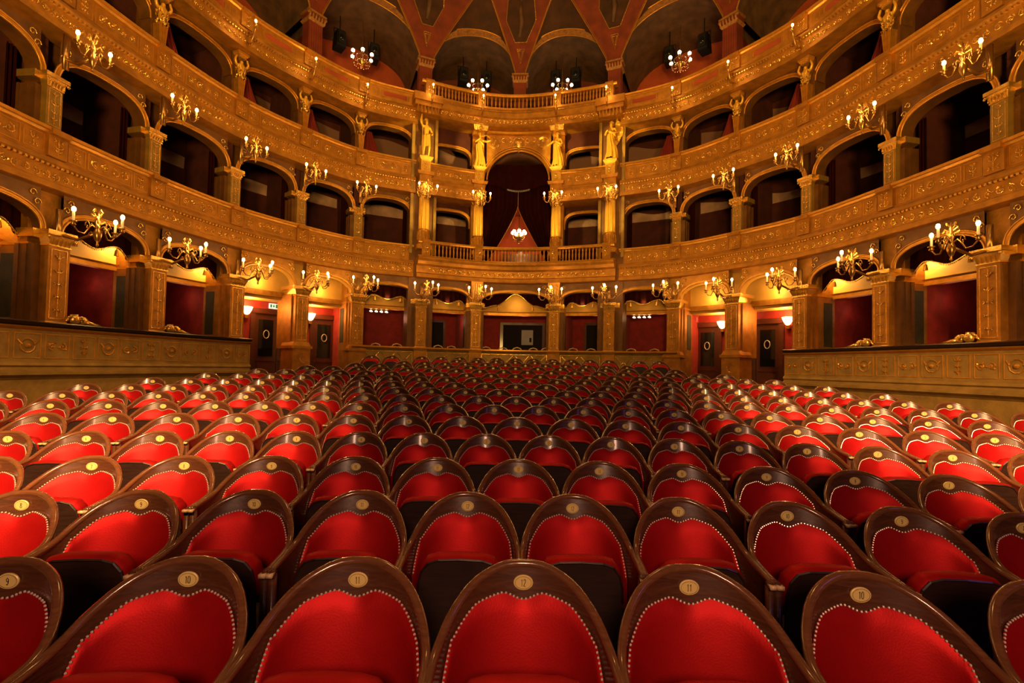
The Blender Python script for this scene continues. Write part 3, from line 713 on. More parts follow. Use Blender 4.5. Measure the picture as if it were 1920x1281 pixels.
for b in (-1, 1):   # boxes between the big columns
    s0, s1 = bay_span(b); side = 'left' if b < 0 else 'right'
    w = hw(1, .46); a, c = s0 + w, s1 - w
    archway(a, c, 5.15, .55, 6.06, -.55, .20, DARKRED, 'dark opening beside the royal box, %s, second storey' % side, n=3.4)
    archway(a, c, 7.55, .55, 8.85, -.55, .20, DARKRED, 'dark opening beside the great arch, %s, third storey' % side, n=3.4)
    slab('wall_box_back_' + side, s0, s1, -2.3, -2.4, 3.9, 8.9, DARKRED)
    slab('ceiling_box_' + side, s0, s1, -.5, -2.4, 6.2, 6.9, DARKRED)
    for z in (4.95,):
        m = M(); m.grid(lambda u, v: pt(a + (c - a) * (.1 + .8 * u), -2.27, 5.85 + .16 * v + .04 * sin(6 * u + 1)), 10, 2); struct(m, 'wall_box_frieze', PALE)
    h = hw(1, .1)

# ------------------------------------------------------------------ big piers, columns and pedestals round the royal box
def fluted_column(lab, shaft_mt=RELIEF):
    t = thing('fluted_column', lab, 'column', 'fluted gilded columns around the royal box')
    m = M(); m.box(-.24, .24, -.24, .24, -.12, .02); m.lathe([(.24, .02), (.25, .06), (.21, .09), (.22, .13), (.20, .15)], 20); m.build('base', GOLDM, t)
    m = M(); m.lathe([(.195, .15), (.195, .56)], 20)
    for j in range(14):
        a = 2 * pi * j / 14; m.ball((.195 * cos(a), .195 * sin(a), .24 + .22 * ((j * 5) % 7) / 7), .035, 5, 3); m.tube([(.2 * cos(a), .2 * sin(a), .2), (.215 * cos(a + .15), .215 * sin(a + .15), .36), (.2 * cos(a), .2 * sin(a), .52)], .011, 4)
    m.lathe([(.20, .55), (.215, .57), (.20, .60)], 20); m.build('carved_drum', GOLDM, t)
    m = M(); m.lathe([(.185, .58), (.183, 1.1), (.168, 1.72)], 36, flutes=1, fd=.016); m.build('fluted_shaft', STONE, t)
    m = M(); m.lathe([(.175, 1.71), (.19, 1.74), (.17, 1.77), (.18, 1.9), (.24, 2.12), (.25, 2.16)], 16)
    for j in range(8):
        a = 2 * pi * j / 8
        for zz, rr, ln in ((1.78, .18, .16), (1.93, .185, .16)):
            aa = a + (0 if zz < 1.9 else pi / 8)
            m.tube([(rr * cos(aa), rr * sin(aa), zz), ((rr + .045) * cos(aa), (rr + .045) * sin(aa), zz + ln * .7), ((rr + .085) * cos(aa), (rr + .085) * sin(aa), zz + ln)], [.03, .034, .014], 5)
    for j in range(4):
        a = pi / 4 + pi / 2 * j; m.ball((.29 * cos(a), .29 * sin(a), 2.13), .055, 7, 5)
    m.box(-.25, .25, -.25, .25, 2.17, 2.23); m.build('capital', RELIEF, t)
    m = M(); m.box(-.21, .21, -.16, .5, 2.23, 2.50); m.box(-.27, .27, -.22, .5, 2.50, 2.60, .03, .03); m.build('impost_block', GOLD, t)
    m = M(); m.box(-.17, .17, -.14, .5, 2.60, 3.02); m.box(-.17, .17, -.14, .5, 3.02, 3.10, .07, .07); m.box(-.24, .24, -.21, .5, 3.10, 3.14)
    m.build('statue_pedestal', STONE, t)
    m = M(); fn = lambda u, v, h: (u, -.14 - h, 2.8 + v); frame_rect(m, -.12, .12, -.16, .16, fn, .008); candelabra(m, .18, .26, fn, .008, 4); m.build('pedestal_relief', RELIEF, t)
    return t
pc = None
for k in (-2, -1, 1, 2):
    lab = 'fluted gilded column, %s royal box, %s' % ('beside the' if abs(k) == 1 else 'farther from the', 'left' if k < 0 else 'right')
    if pc is None: pc = fluted_column(lab); o = pc
    else: o = copy_tree(pc); o['label'] = lab
    place(o, k + (.0), -.02 if abs(k) == 1 else .06, 4.14)
for k in (-2, 2):
    t = thing('corner_pier', 'massive brown pier through all storeys, %s of the central section' % ('left' if k < 0 else 'right'), 'pier')
    m = M(); m.box(-.44, .44, .12, .85, -.6, 9.4); m.build('pier_body', BROWN, t)
    for x in (-.46, .36):
        m = M(); m.box(x, x + .10, .04, .2, 3.9, 9.0); m.build('corner_strip', OLIVE, t)
    m = M(); m.box(-.42, .42, -.30, .3, 8.78, 9.0, -.04, -.04); m.box(-.46, .46, -.36, .3, 9.0, 9.16); m.box(-.50, .50, -.42, .3, 9.16, 9.42)
    for j in range(7): m.tube([(-.36 + .12 * j, -.30, 8.80), (-.36 + .12 * j, -.36, 8.9), (-.36 + .12 * j, -.37, 9.0)], [.02, .03, .012], 4)
    m.build('cornice', GOLD, t)
    place(t, k, 0, 0)
for k in (-1, 1):
    t = thing('corbel_block', 'carved bracket below the royal box balustrade, %s of centre' % ('left' if k < 0 else 'right'), 'bracket')
    m = M(); m.box(-.17, .17, -.1, .3, 2.3, 3.06, .05, .08); m.build('block', GOLD, t)
    m = M()
    for j in range(4): m.tube([(-.13 + .085 * j, -.12, 2.36), (-.13 + .085 * j, -.17, 2.7), (-.13 + .085 * j, -.19, 2.98)], [.015, .03, .02], 5)
    m.build('carving', RELIEF, t); place(t, k, 0, 0)
    t = thing('wall_pier', 'narrow gilded pier behind the statue on the %s of the great arch' % ('left' if k < 0 else 'right'), 'pier')
    m = M(); m.box(-.22, .22, .30, .65, 4.0, 8.80); m.build('pier_body', GOLD, t); m = M(); m.box(-.24, .24, -.16, .4, 8.62, 8.78, .03, .06); m.build('cornice', RELIEF, t)
    place(t, k, 0, 0)

# the great arch of the royal box
a, c = -1 + hw(1, .36), 1 - hw(1, .36)
t = thing('great_arch', 'tall round gilded arch of the royal box with medallions and a crest', 'arch')
Rr = 1.16; zc = 6.93; LL = slen(-1, 1); N = 28
us = [-cos(pi * i / N) for i in range(N + 1)]; ss = lambda x: x / LL * 2
m = M(); vs = []
xo = 1.20
for i in range(N + 1):
    th = pi - pi * i / N; x, z = Rr * cos(th), zc + Rr * sin(th)
    X = max(-xo, min(xo, x * 1.04)); vs += [pt(ss(x), -.22, z), pt(ss(X if 0 < i < N else math.copysign(xo, X)), -.22, 8.8)]
m.add(vs, [(2 * i, 2 * i + 2, 2 * i + 3, 2 * i + 1) for i in range(N)])
m.build('spandrel', GOLD, t)
m = M(); vs = []
for i in range(N + 1):
    th = pi - pi * i / N; vs += [pt(ss(Rr * cos(th)), -.20, zc + Rr * sin(th)), pt(ss(Rr * cos(th)), -1.6, zc + Rr * sin(th))]
m.add(vs, [(2 * i, 2 * i + 1, 2 * i + 3, 2 * i + 2) for i in range(N)]); m.build('vault', BROWN, t, True)
m = M()
for q, r in ((.0, .035), (.10, .03), (.17, .022)): m.tube([pt(ss((Rr + q) * cos(pi - pi * i / N)), -.19, zc + (Rr + q) * sin(pi - pi * i / N)) for i in range(N + 1)], r, 6)
m.build('archivolt', GOLDM, t, True)
m = M(); fn = lambda u, v, h: pt(ss(u), -.22 + h, v)
for sx in (-1, 1):
    cx, cz = sx * .92, 8.38
    for R_ in (.21, .17): m.tube([fn(cx + R_ * cos(x), cz + R_ * sin(x), .012) for x in [pi * j / 8 for j in range(17)]], .028, 5, False)
    m.tube([fn(cx - .07, cz - .12, .01), fn(cx - .02, cz + .0, .04), fn(cx + .03, cz + .09, .04)], [.08, .07, .06], 6)
m.build('medallion_relief', RELIEF, t)
m = M(); m.ball(fn(0, 8.36, .03), .15, 10, 6, (1, .4, 1.1)); m.tube([fn(-.2, 8.52, .02), fn(-.1, 8.6, .05), fn(0, 8.56, .06), fn(.1, 8.6, .05), fn(.2, 8.52, .02)], .035, 5)
for sx in (-1, 1):
    m.tube([fn(sx * .18, 8.2, .02), fn(sx * .26, 8.34, .03), fn(sx * .2, 8.5, .02)], .03, 5)
    f2 = lambda u, v, h, sx=sx: fn(u + sx * .45, v + 8.5, h); rinceau(m, .46, .36, f2, .013, 5)
m.tube([fn(0, 8.2, .04), fn(0, 8.02, .05)], [.07, .03], 6); m.build('crest', RELIEF, t)
m = M(); sweep(m, [(-.22, 8.68), (-.12, 8.70), (-.10, 8.8), (-.3, 8.8)], a, c, 12); m.build('cornice', GOLDM, t)
# royal box room
slab('wall_royal_box', -1.0, 1.0, -4.3, -4.4, 3.8, 7.2, REDV)
slab('floor_royal_box', -1.0, 1.0, -.3, -4.4, 3.7, 3.9, FLOORM)
slab('ceiling_royal_box', -1.0, 1.0, -1.5, -4.4, 6.9, 7.0, CEILR)
for sg in (-1, 1):
    m = M(); q = 1.0 * sg; sweep(m, [(-.4, 3.8), (-.4, 8.3), (-4.4, 8.3), (-4.4, 3.8)], q, q + .03 * sg, 1); struct(m, 'wall_royal_side', DARKRED if 0 else REDWALL)
m = M(); sweep(m, [(-1.5, 7.0), (-1.5, 8.3), (-1.6, 8.3), (-1.6, 7.0)], -1, 1, 4); struct(m, 'wall_royal_lunette', DARK)
r = bpy.data.objects.new('door_9', None); COL.objects.link(r); tag(r, kind='structure')
m = M()
for x0, x1 in ((-.85, -.1), (.1, .85)): m.box(x0, x1, -.08, 0, 0, 1.25); m.box(x0 + .1, x1 - .1, -.11, -.08, .1, 1.1)
m.box(-.1, .1, -.14, 0, 0, 1.5); m.build('door_leaf', DOORW, r); place(r, 0, -4.28, 3.9)
for sg, S in sides:
    t = thing('royal_curtain', 'dark crimson velvet curtain parted to the %s in the royal box' % S, 'curtain')
    m = M()
    def cf(u, v, sg=sg):
        zt = 7.35; z = 3.9 + (zt - 3.9) * v
        inner = 0.0 if z > 6.15 else 1.08 * ((6.15 - z) / 2.25) ** 1.15
        x = sg * (inner + (1.19 - inner) * u); return pt(ss(x), -.80 + .05 * sin(u * 24) - .05 * sg, z)
    m.grid(cf, 60, 24); m.build('cloth', CURT, t, True)
    m = M(); m.tube([cf(0, j / 24) for j in range(25)], .014, 5); m.build('gilt_edge', GOLDM, t, True)
t = thing('royal_pelmet', 'dark pelmet with a glinting fringe across the top of the royal box curtains', 'pelmet')
m = M(); m.grid(lambda u, v: pt(ss(-1.17 + 2.34 * u), -.66 + .03 * sin(u * 40), 6.85 + .9 * v - .12 * cos(2 * pi * (u - .5)) * (1 - v)), 50, 3); m.build('cloth', CURT, t, True)
m = M()
for i in range(34):
    u = .33 + .34 * i / 33; z = 6.85 - .12 * cos(2 * pi * (u - .5)); m.tube([pt(ss(-1.17 + 2.34 * u), -.62, z + .02), pt(ss(-1.17 + 2.34 * u), -.60, z - .05)], .008, 3)
m.build('fringe', CRYST, t)

def chandelier(name, label, n, R, bulb=.05, mt=BULBW, group=None, hang=1.0):
    t = thing(name, label, 'chandelier', group)
    m = M(); m.lathe([(.02, -.30), (.05, -.26), (.03, -.2), (.14, -.12), (.16, -.05), (.06, .02), (.03, .12), (.05, .2), (.02, .3), (.012, hang)], 12); m.build('stem', BRASS, t, True)
    for j in range(n):
        a = 2 * pi * j / n + .3; c_, s_ = cos(a), sin(a)
        m = M(); m.tube([(.05 * c_, .05 * s_, -.05), (R * .5 * c_, R * .5 * s_, -.14), (R * .9 * c_, R * .9 * s_, -.08), (R * c_, R * s_, .04)], .014, 5); m.lathe([(.02, .04), (.05, .06), (.02, .08)], 8, (R * c_, R * s_)); ar = m.build('arm', BRASS, t, True)
        m = M(); m.ball((R * c_, R * s_, .08 + bulb), bulb, 10, 6); m.build('bulb', mt, ar, True)
    m = M()
    for j in range(n * 3):
        a = 2 * pi * j / (n * 3); q = R * .75; m.ball((q * cos(a), q * sin(a), -.16 - .02 * (j % 2)), .018, 4, 3); m.ball((.2 * cos(a), .2 * sin(a), .1), .014, 4, 3)
    m.build('crystal_drops', CRYST, t)
    return t
t = chandelier('royal_chandelier', 'bright crystal chandelier glowing between the parted royal box curtains', 7, .26, .075, BULBW); place(t, 0, -2.2, 5.42)
light('royal_chandelier_light', 'POINT', pt(0, -2.4, 5.7), 60, (1, .45, .15), .25)
light('royal_chandelier_light', 'POINT', pt(0, -2.7, 5.0), 30, (1, .45, .15), .25)

# ------------------------------------------------------------------ statues
def skin_mesh(pts, edges, rad, root=0, sub=2):
    me = bpy.data.meshes.new('skin'); me.from_pydata(pts, edges, []); o = bpy.data.objects.new('skin', me); COL.objects.link(o)
    md = o.modifiers.new('s', 'SKIN'); 
    for i, v in enumerate(me.skin_vertices[0].data): v.radius = (rad[i], rad[i]) if not isinstance(rad[i], tuple) else rad[i]; v.use_root = (i == root)
    o.modifiers.new('u', 'SUBSURF').levels = sub
    dg = bpy.context.evaluated_depsgraph_get(); dg.update(); ev = o.evaluated_get(dg); out = bpy.data.meshes.new_from_object(ev)
    bpy.data.objects.remove(o, do_unlink=True); bpy.data.meshes.remove(me)
    return out
def figure(kind):
    """a standing figure about 1.42 m tall; returns mesh. x sideways, -y forward"""
    P = [(0, 0, .74), (0, .0, .86), (0, -.01, 1.0), (0, 0, 1.13), (0, -.01, 1.22), (0, -.02, 1.31), (0, -.02, 1.40)]       # pelvis..head
    R = [(.105, .085), (.085, .07), (.11, .08), (.10, .07), (.042, .042), (.066, .072), (.045, .05)]
    E = [(0, 1), (1, 2), (2, 3), (3, 4), (4, 5), (5, 6)]
    def chain(start, pts, rad):
        prev = start
        for p, r_ in zip(pts, rad): P.append(p); R.append(r_); E.append((prev, len(P) - 1)); prev = len(P) - 1
    legL = [(-.075, 0, .66), (-.085, -.03, .40), (-.09, .0, .10), (-.10, -.07, .03)]
    legR = [(.075, 0, .66), (.10, -.08, .40), (.11, .0, .10), (.12, -.07, .03)]
    chain(0, legL, [.075, .052, .032, .028]); chain(0, legR, [.075, .052, .032, .028])
    ar = [.05, .042, .034, .026, .030]
    if kind == 'hero':      # one arm raised to the cornice, one on the hip
        chain(3, [(-.15, 0, 1.12), (-.24, -.02, 1.27), (-.22, -.05, 1.46), (-.21, -.05, 1.52)], ar[:1] + [.042, .03, .03]); chain(3, [(.15, 0, 1.12), (.24, -.02, .96), (.17, -.14, .84), (.13, -.16, .83)], [.05, .042, .032, .03])
    elif kind == 'angel':
        chain(3, [(-.15, 0, 1.12), (-.22, -.06, .96), (-.12, -.17, 1.02), (-.04, -.2, 1.06)], [.05, .042, .032, .03]); chain(3, [(.15, 0, 1.12), (.20, -.05, .95), (.10, -.17, .93), (.02, -.2, .95)], [.05, .042, .032, .03])
    elif kind == 'singer':
        chain(3, [(-.15, 0, 1.12), (-.20, -.08, 1.0), (-.08, -.2, 1.08), (-.02, -.22, 1.12)], [.05, .042, .032, .03]); chain(3, [(.15, 0, 1.12), (.26, -.10, 1.06), (.38, -.16, 1.10), (.43, -.17, 1.11)], [.05, .04, .032, .028])
    else:
        chain(3, [(-.15, 0, 1.12), (-.26, -.05, 1.02), (-.36, -.12, .92), (-.40, -.13, .90)], [.05, .042, .032, .03]); chain(3, [(.15, 0, 1.12), (.22, -.06, .94), (.14, -.16, .82), (.08, -.18, .80)], [.05, .042, .032, .03])
    return skin_mesh(P, E, R)
def statue(kind, label, k, d, z, sc, rot=0):
    t = thing('statue', label, 'statue')
    me = figure(kind); me.materials.append(STONE); me.polygons.foreach_set('use_smooth', [True] * len(me.polygons)); o = bpy.data.objects.new('body', me); COL.objects.link(o); o.parent = t
    m = M()
    m.ball((0, .01, 1.38), .078, 8, 5, (1, 1.05, .9))
    for j in range(9): a = 2 * pi * j / 9; m.ball((.06 * cos(a), .02 + .06 * sin(a), 1.38 + .02 * (j % 2)), .028, 5, 3)
    m.build('hair', STONE, t, True)
    m = M()
    if kind in ('hero',):
        def dr(u, v): a = 2 * pi * u; r_ = .135 + .02 * sin(7 * a) + .03 * (1 - v); return (r_ * cos(a), r_ * .8 * sin(a), .44 + .08 * sin(a + 1) + .42 * v)
        m.grid(dr, 42, 6)
    else:
        def dr(u, v): a = 2 * pi * u; r_ = .135 - .02 * v + (.022 + .02 * (1 - v)) * sin(9 * a + 3 * v) + .10 * (1 - v) ** 2; return (r_ * cos(a) + .03 * sin(5 * v), r_ * .8 * sin(a), .06 + .90 * v + .03 * sin(3 * a))
        m.grid(dr, 54, 12)
        m.tube([(-.14, -.05, 1.10), (0, -.12, 1.02), (.13, -.06, .94), (.15, .02, .86)], [.03, .04, .04, .03], 6)
    m.build('drapery', STONE, t, True)
    if kind == 'angel':
        for sx, b in ((1, 1),):
            m = M()
            def wg(u, v): return (.06 + .30 * sin(pi * min(1, u * .95 + .08)) * v + .05 * u, .13 + .05 * sin(u * 24) * .3 + .02 * v, .70 + .92 * u - .10 * v * (1 - u))
            m.grid(wg, 40, 8); m.grid(lambda u, v: tuple(Vector(wg(u, v)) + Vector((0, .03, 0))), 40, 8)
            for j in range(9): u = j / 9; m.tube([wg(u, .1), wg(min(1, u + .04), .6), wg(min(1, u + .02), 1)], [.012, .016, .008], 4)
            m.build('wing', STONE, t, True)
    if kind == 'hero': m = M(); m.tube([(-.2, -.05, 1.56), (-.19, -.06, 1.2), (-.17, -.07, .5), (-.16, -.07, .05)], .014, 5); m.build('staff', STONE, t)
    if kind == 'singer': m = M(); m.tube([(.0, -.23, 1.18), (.2, -.26, 1.24), (.34, -.26, 1.16)], [.012, .018, .04], 6); m.build('trumpet', STONE, t)
    m = M(); m.lathe([(.17, -.0), (.17, .04), (.14, .06)], 12); m.build('plinth', STONE, t)
    place(t, k, d, z); t.rotation_euler.z += rot; t.scale = (sc, sc, sc)
    return t
statue('hero', 'gilded statue of a youth raising one arm, on the far left column', -2, .08, 7.28, .98, .3)
statue('singer', 'gilded draped statue with an outstretched arm at the left foot of the great arch', -1, -.02, 7.28, .93, .1)
statue('lady', 'gilded draped statue at the right foot of the great arch', 1, -.02, 7.28, .93, -.2)
statue('angel', 'gilded winged statue on the far right column', 2, .08, 7.28, .98, -.2)
for k in (-1, 1):
    t = thing('gilded_mask', 'small gilded head carved on the bracket above the %s arch statue' % ('left' if k < 0 else 'right'), 'carving')
    m = M(); m.ball((0, 0, 0), .085, 10, 7, (1, .8, 1.2)); m.tube([(-.1, 0, .03), (-.05, -.02, .12), (.05, -.02, .12), (.1, 0, .03)], .03, 6); m.ball((0, -.07, -.01), .022, 5, 4); m.build('face', STONE, t, True); place(t, k, .16, 8.72)
for k, d in ((-2, .9), (-1, .8), (1, .8), (2, .9)):
    light('statue_spot', 'SPOT', pt(k * .55, 2.4, 6.4), 800, (1, .68, .14), .04, pt(k, 0, 7.85), radians(26), .5)
    light('column_spot', 'SPOT', pt(k * .7, 2.6, 4.9), 300, (1, .68, .14), .05, pt(k, 0, 5.2), radians(24), .6)

# herms between the third storey boxes
def herm(lab, flip):
    t = thing('herm_figure', lab, 'carved figure', 'gilded herm figures of the third storey')
    m = M(); m.box(-.10, .10, -.08, .12, 0, .04); m.box(-.07, .07, -.05, .12, .04, .52, .04, .02)
    for x in (-.05, 0, .05): m.tube([(x, -.06, .05), (x * 1.5, -.085, .52)], .014, 4)
    m.build('tapered_shaft', GOLDM, t)
    P = [(0, 0, .56), (0, 0, .68), (0, -.01, .80), (0, -.01, .90), (0, -.02, .97), (0, -.03, 1.05)]
    R = [(.10, .08), (.09, .07), (.11, .08), (.08, .06), (.038, .04), (.062, .066)]; E = [(0, 1), (1, 2), (2, 3), (3, 4), (4, 5)]
    for sx in (-1, 1):
        n = len(P); P += [(sx * .14, -.01, .88), (sx * .20, -.04, 1.0), (sx * .14, -.04, 1.14)]; R += [.042, .034, .026]; E += [(3, n), (n, n + 1), (n + 1, n + 2)]
    me = skin_mesh(P, E, R, 0, 1); me.materials.append(STONE); me.polygons.foreach_set('use_smooth', [True] * len(me.polygons)); o = bpy.data.objects.new('torso', me); COL.objects.link(o); o.parent = t
    m = M(); rd = random.Random(4)
    for j in range(26):
        a = rd.uniform(-.3, pi + .3); z = rd.uniform(.5, .84); m.tube([(.11 * cos(a), -.09 * sin(a), z), (.14 * cos(a + .2), -.12 * sin(a + .2), z + .04), (.11 * cos(a + .4), -.10 * sin(a + .4), z - .04)], [.012, .022, .008], 4)
    m.build('leafy_drapery', RELIEF, t, True)
    m = M(); m.box(-.13, .13, -.10, .14, 1.16, 1.20); m.box(-.10, .10, -.08, .14, 1.10, 1.16); m.box(-.16, .16, -.12, .14, 1.20, 1.26); m.build('capital', RELIEF, t)
    m = M(); m.box(-.16, .16, .12, .55, 0, 1.3); m.build('backing_pier', BROWN, t)
    return t
ph = None
for k in ST:
    if abs(k) <= 2: continue
    lab = 'gilded herm figure with raised arms, ' + where(k)
    if ph is None: ph = herm(lab, 0); o = ph
    else: o = copy_tree(ph); o['label'] = lab
    place(o, k, -.20, 7.20)

# ------------------------------------------------------------------ top gallery: columns, arches, vaults, painted spandrels
GC = [-7.4, -5.65, -3.85, -2.0, 0, 2.0, 3.85, 5.65, 7.4]; GD = -.42; ZS = 11.0
pg = None
for s in GC:
    lab = 'fluted brown column of the top gallery, ' + ('on the central axis' if s == 0 else '%s %s of centre' % (PORD[[2.0, 3.85, 5.65, 7.4].index(abs(s)) + 1], 'left' if s < 0 else 'right'))
    if pg is None:
        t = pg = thing('gallery_column', lab, 'column', 'columns of the top gallery')
        m = M(); m.box(-.23, .23, -.18, .2, 0, 1.75)
        for j in range(6): x = -.19 + .076 * j; m.box(x - .017, x + .017, -.20, -.18, .2, 1.7)
        m.build('fluted_shaft', CEILR, t)
        m = M(); m.box(-.24, .24, -.20, .2, 1.72, 1.80, .05, .05); m.box(-.31, .31, -.28, .2, 1.98, 2.04)
        for j in range(6):
            x = -.25 + .1 * j; m.tube([(x, -.2, 1.76), (x, -.27, 1.86), (x, -.30, 1.93)], [.03, .035, .012], 4)
        for sx in (-1, 1): m.ball((sx * .28, -.25, 1.93), .055, 6, 4)
        m.build('capital', ARCHB, t); m = M()
        m.box(-.27, .27, -.2, .2, 1.80, 1.98); m.build('capital_block', CEILR, t); o = t
    else: o = copy_tree(pg); o['label'] = lab
    place(o, s, GD, 9.0)
def cove(z): return GD + .14 + .055 * (z - ZS) ** 2
for i in range(len(GC) - 1):
    s0, s1 = GC[i], GC[i + 1]; L = slen(s0, s1); w = .21 / L * (s1 - s0); a, c = s0 + w, s1 - w; half = slen(a, c) / 2; rise = half * .92
    mid_s = (a + c) / 2; sd = 'left' if mid_s < 0 else 'right'; nn = [0.99, 2.9, 4.7, 6.5]; idx = min(range(4), key=lambda q: abs(abs(mid_s) - nn[q])) + 1
    t = thing('gallery_arch', 'stencilled round arch of the top gallery, %s %s of centre' % (PORD[idx], sd), 'arch')
    f = lambda u: a + (c - a) * (u + 1) / 2; N = 24; us = [-cos(pi * j / N) for j in range(N + 1)]
    az = lambda u, q: ZS + .04 + (rise + q) * sqrt(max(0, 1 - u * u))
    m = M(); bw = .24
    vs = []
    for j, u in enumerate(us):
        th = pi - pi * j / N; uo = (half + bw) * cos(th) / half; vs += [pt(f(u), GD + .10, az(u, 0)), pt(f(max(-1.12, min(1.12, uo))), GD + .12, ZS + .04 + (rise + bw) * sin(th))]
    m.add(vs, [(2 * j, 2 * j + 2, 2 * j + 3, 2 * j + 1) for j in range(N)]); m.build('arch_band', ARCHB, t)
    m = M(); 
    m.tube([vs[2 * j + 1] for j in range(N + 1)], .022, 5); m.tube([vs[2 * j] for j in range(N + 1)], .016, 5); m.build('archivolt', GOLDM, t, True)
    m = M(); m.grid(lambda x, v: pt(f(us[round(x * N)]), GD + .10 - 2.9 * v, az(us[round(x * N)], 0) - .25 * v), N, 4); m.build('vault', VAULTG, t, True)
    # back wall with a darker lunette
    m = M(); 
    sweep(m, [(GD - 2.5, 8.6), (GD - 2.5, 13.6), (GD - 2.6, 13.6), (GD - 2.6, 8.6)], s0, s1, 8); struct(m, 'wall_gallery_' + sd, REDV if abs(mid_s) > 2 else REDD)  # central bays get the red with shade painted in
    m = M(); vs = []
    q = .52 if abs(mid_s) < 2 else .5; off = 0 if abs(mid_s) < 2 else (-.42 if mid_s < 0 else .42)
    for j in range(N + 1):
        th = pi - pi * j / N; vs += [pt(f(off + q * cos(th)), GD - 2.44, 9.0), pt(f(off + q * cos(th)), GD - 2.44, 10.4 + q * half * sin(th))]
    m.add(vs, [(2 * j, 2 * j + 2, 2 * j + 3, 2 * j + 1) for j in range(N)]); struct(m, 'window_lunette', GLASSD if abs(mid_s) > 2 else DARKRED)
    m = M(); m.tube([(Vector(vs[2 * j + 1]) * 1) for j in range(N + 1)], .05, 6); struct(m, 'trim_lunette', VAULTG, True)
    # painted cells between arch and spandrel, and the red spandrels with gilt lines
    Rb = 3.0; nb = 1.12
    def bz(u): return ZS + .06 + Rb * max(0, 1 - abs(u) ** nb) ** (1 / nb)
    def A(j): th = pi - pi * j / N; return (f(max(-1, min(1, cos(th)))), cove(ZS) - .05, ZS + .04 + (rise + bw) * sin(th))
    m = M()
    def cell(x, v):
        j = round(x * N); s_, d_, z_ = A(j); u = cos(pi - pi * j / N); zb_ = max(bz(u), z_ + .01); z = z_ + (zb_ - z_) * v; return pt(s_, d_ + (cove(zb_) - d_) * v, z)
    m.grid(cell, N, 5); o = m.build('painted_cell', CEILD, t, True)
    t2 = thing('painted_spandrel', 'dark red vault spandrel with gilt outlines above the gallery arch, %s %s of centre' % (PORD[idx], sd), 'ceiling painting')
    m = M()
    def spn(x, v):
        u = -1.14 + 2.28 * x; z_ = bz(max(-1, min(1, u))); z = z_ + (15.6 - z_) * v; return pt(f(u), cove(z), z)
    m.grid(spn, 40, 10); m.build('red_ground', CEILR, t2, True)
    m = M()
    for off2, rr in ((0, .020), (.10, .010)): m.tube([pt(f(u), cove(bz(u)) + .02, bz(u) + off2) for u in [-1 + 2 * j / 60 for j in range(61)]], rr, 5, False)
    m.build('gilt_outline', GOLDM, t2, True)
    # picture frame and triangle above the column at s0
for s in GC[1:-1]:
    t = thing('ceiling_medallion', 'dark painted panel and small gilt triangle above the gallery column %s' % ('on the axis' if s == 0 else '%s %s of centre' % (PORD[[2.0, 3.85, 5.65].index(abs(s)) + 1], 'left' if s < 0 else 'right')), 'ceiling painting')
    L = slen(s - .5, s + .5); fn = lambda x, z, h: pt(s + x / L, cove(z) + .03 + h, z)
    m = M(); tri = [(-.13, 11.98), (.13, 11.98), (0, 11.45), (-.13, 11.98)]
    for sc in (1, .62): m.tube([fn(x * sc, 11.82 + (z - 11.82) * sc, .0) for x, z in tri], .019, 5)
    poly = [(-.2, 12.22), (-.55, 12.95), (-.50, 13.6), (-.2, 14.4), (.2, 14.4), (.50, 13.6), (.55, 12.95), (.2, 12.22), (-.2, 12.22)]
    m.tube([fn(x, z, .0) for x, z in poly], .016, 5); m.build('gilt_frame', RELIEF, t)
    m = M(); zs = [12.22, 12.95, 13.6, 14.4]; ws = [.2, .55, .50, .2]
    vs = []
    for z, w in zip(zs, ws): vs += [fn(-w, z, -.01), fn(w, z, -.01)]
    m.add(vs, [(0, 1, 3, 2), (2, 3, 5, 4), (4, 5, 7, 6)]); m.build('canvas', CEILD, t)
    me = M(); me.tube([fn(-.05, 12.4, .01), fn(.03, 12.9, .02), fn(-.02, 13.3, .02), fn(0, 13.5, .02)], [.06, .10, .08, .05], 6); me.ball(fn(0, 13.62, .02), .07, 6, 4); me.build('painted_figure', VAULTG, t, True)
# gallery chandeliers and stage lamps
pcg = None; psl = None
for i, s in enumerate((-2.95, -1.0, 1.0, 2.95)):
    lab = 'small chandelier of round lit globes, top gallery, %s of four' % ['leftmost', 'second from the left', 'second from the right', 'rightmost'][i]
    if pcg is None: pcg = chandelier('gallery_chandelier', lab, 6, .36, .062, BULBW, 'top gallery chandeliers', 1.3); o = pcg
    else: o = copy_tree(pcg); o['label'] = lab
    place(o, s, -.75, 10.66); o.rotation_euler.z += i * .5
    light('gallery_chandelier_light', 'POINT', pt(s, -.9, 10.4), 7 if abs(s) < 2 else 22, (1, .36, .10), .35)
    for sx in (-1, 1):
        lab2 = 'black stage lamp hanging behind the gallery arch, on the %s of the %s chandelier' % ('left' if sx < 0 else 'right', ['leftmost', 'second', 'third', 'rightmost'][i])
        if psl is None:
            psl = t = thing('stage_lamp', lab2, 'spotlight', 'black stage lamps in the top gallery')
            m = M(); m.box(-.17, .17, -.2, .25, -.55, .05, -.03, -.04); m.box(-.13, .13, -.26, -.2, -.45, -.05); m.build('housing', BLACK, t)
            m = M(); m.tube([(-.2, 0, -.25), (-.2, 0, .12), (.2, 0, .12), (.2, 0, -.25)], .02, 5); m.tube([(0, 0, .12), (0, 0, .65)], .02, 5); m.build('yoke', BLACK, t)
            m = M(); m.ball((0, -.25, -.25), .11, 10, 6, (1, .35, 1)); m.build('lens', GLASSD, t, True); o = t
        else: o = copy_tree(psl); o['label'] = lab2
        place(o, s + sx * .22 / 1.0, -1.5, 11.75)

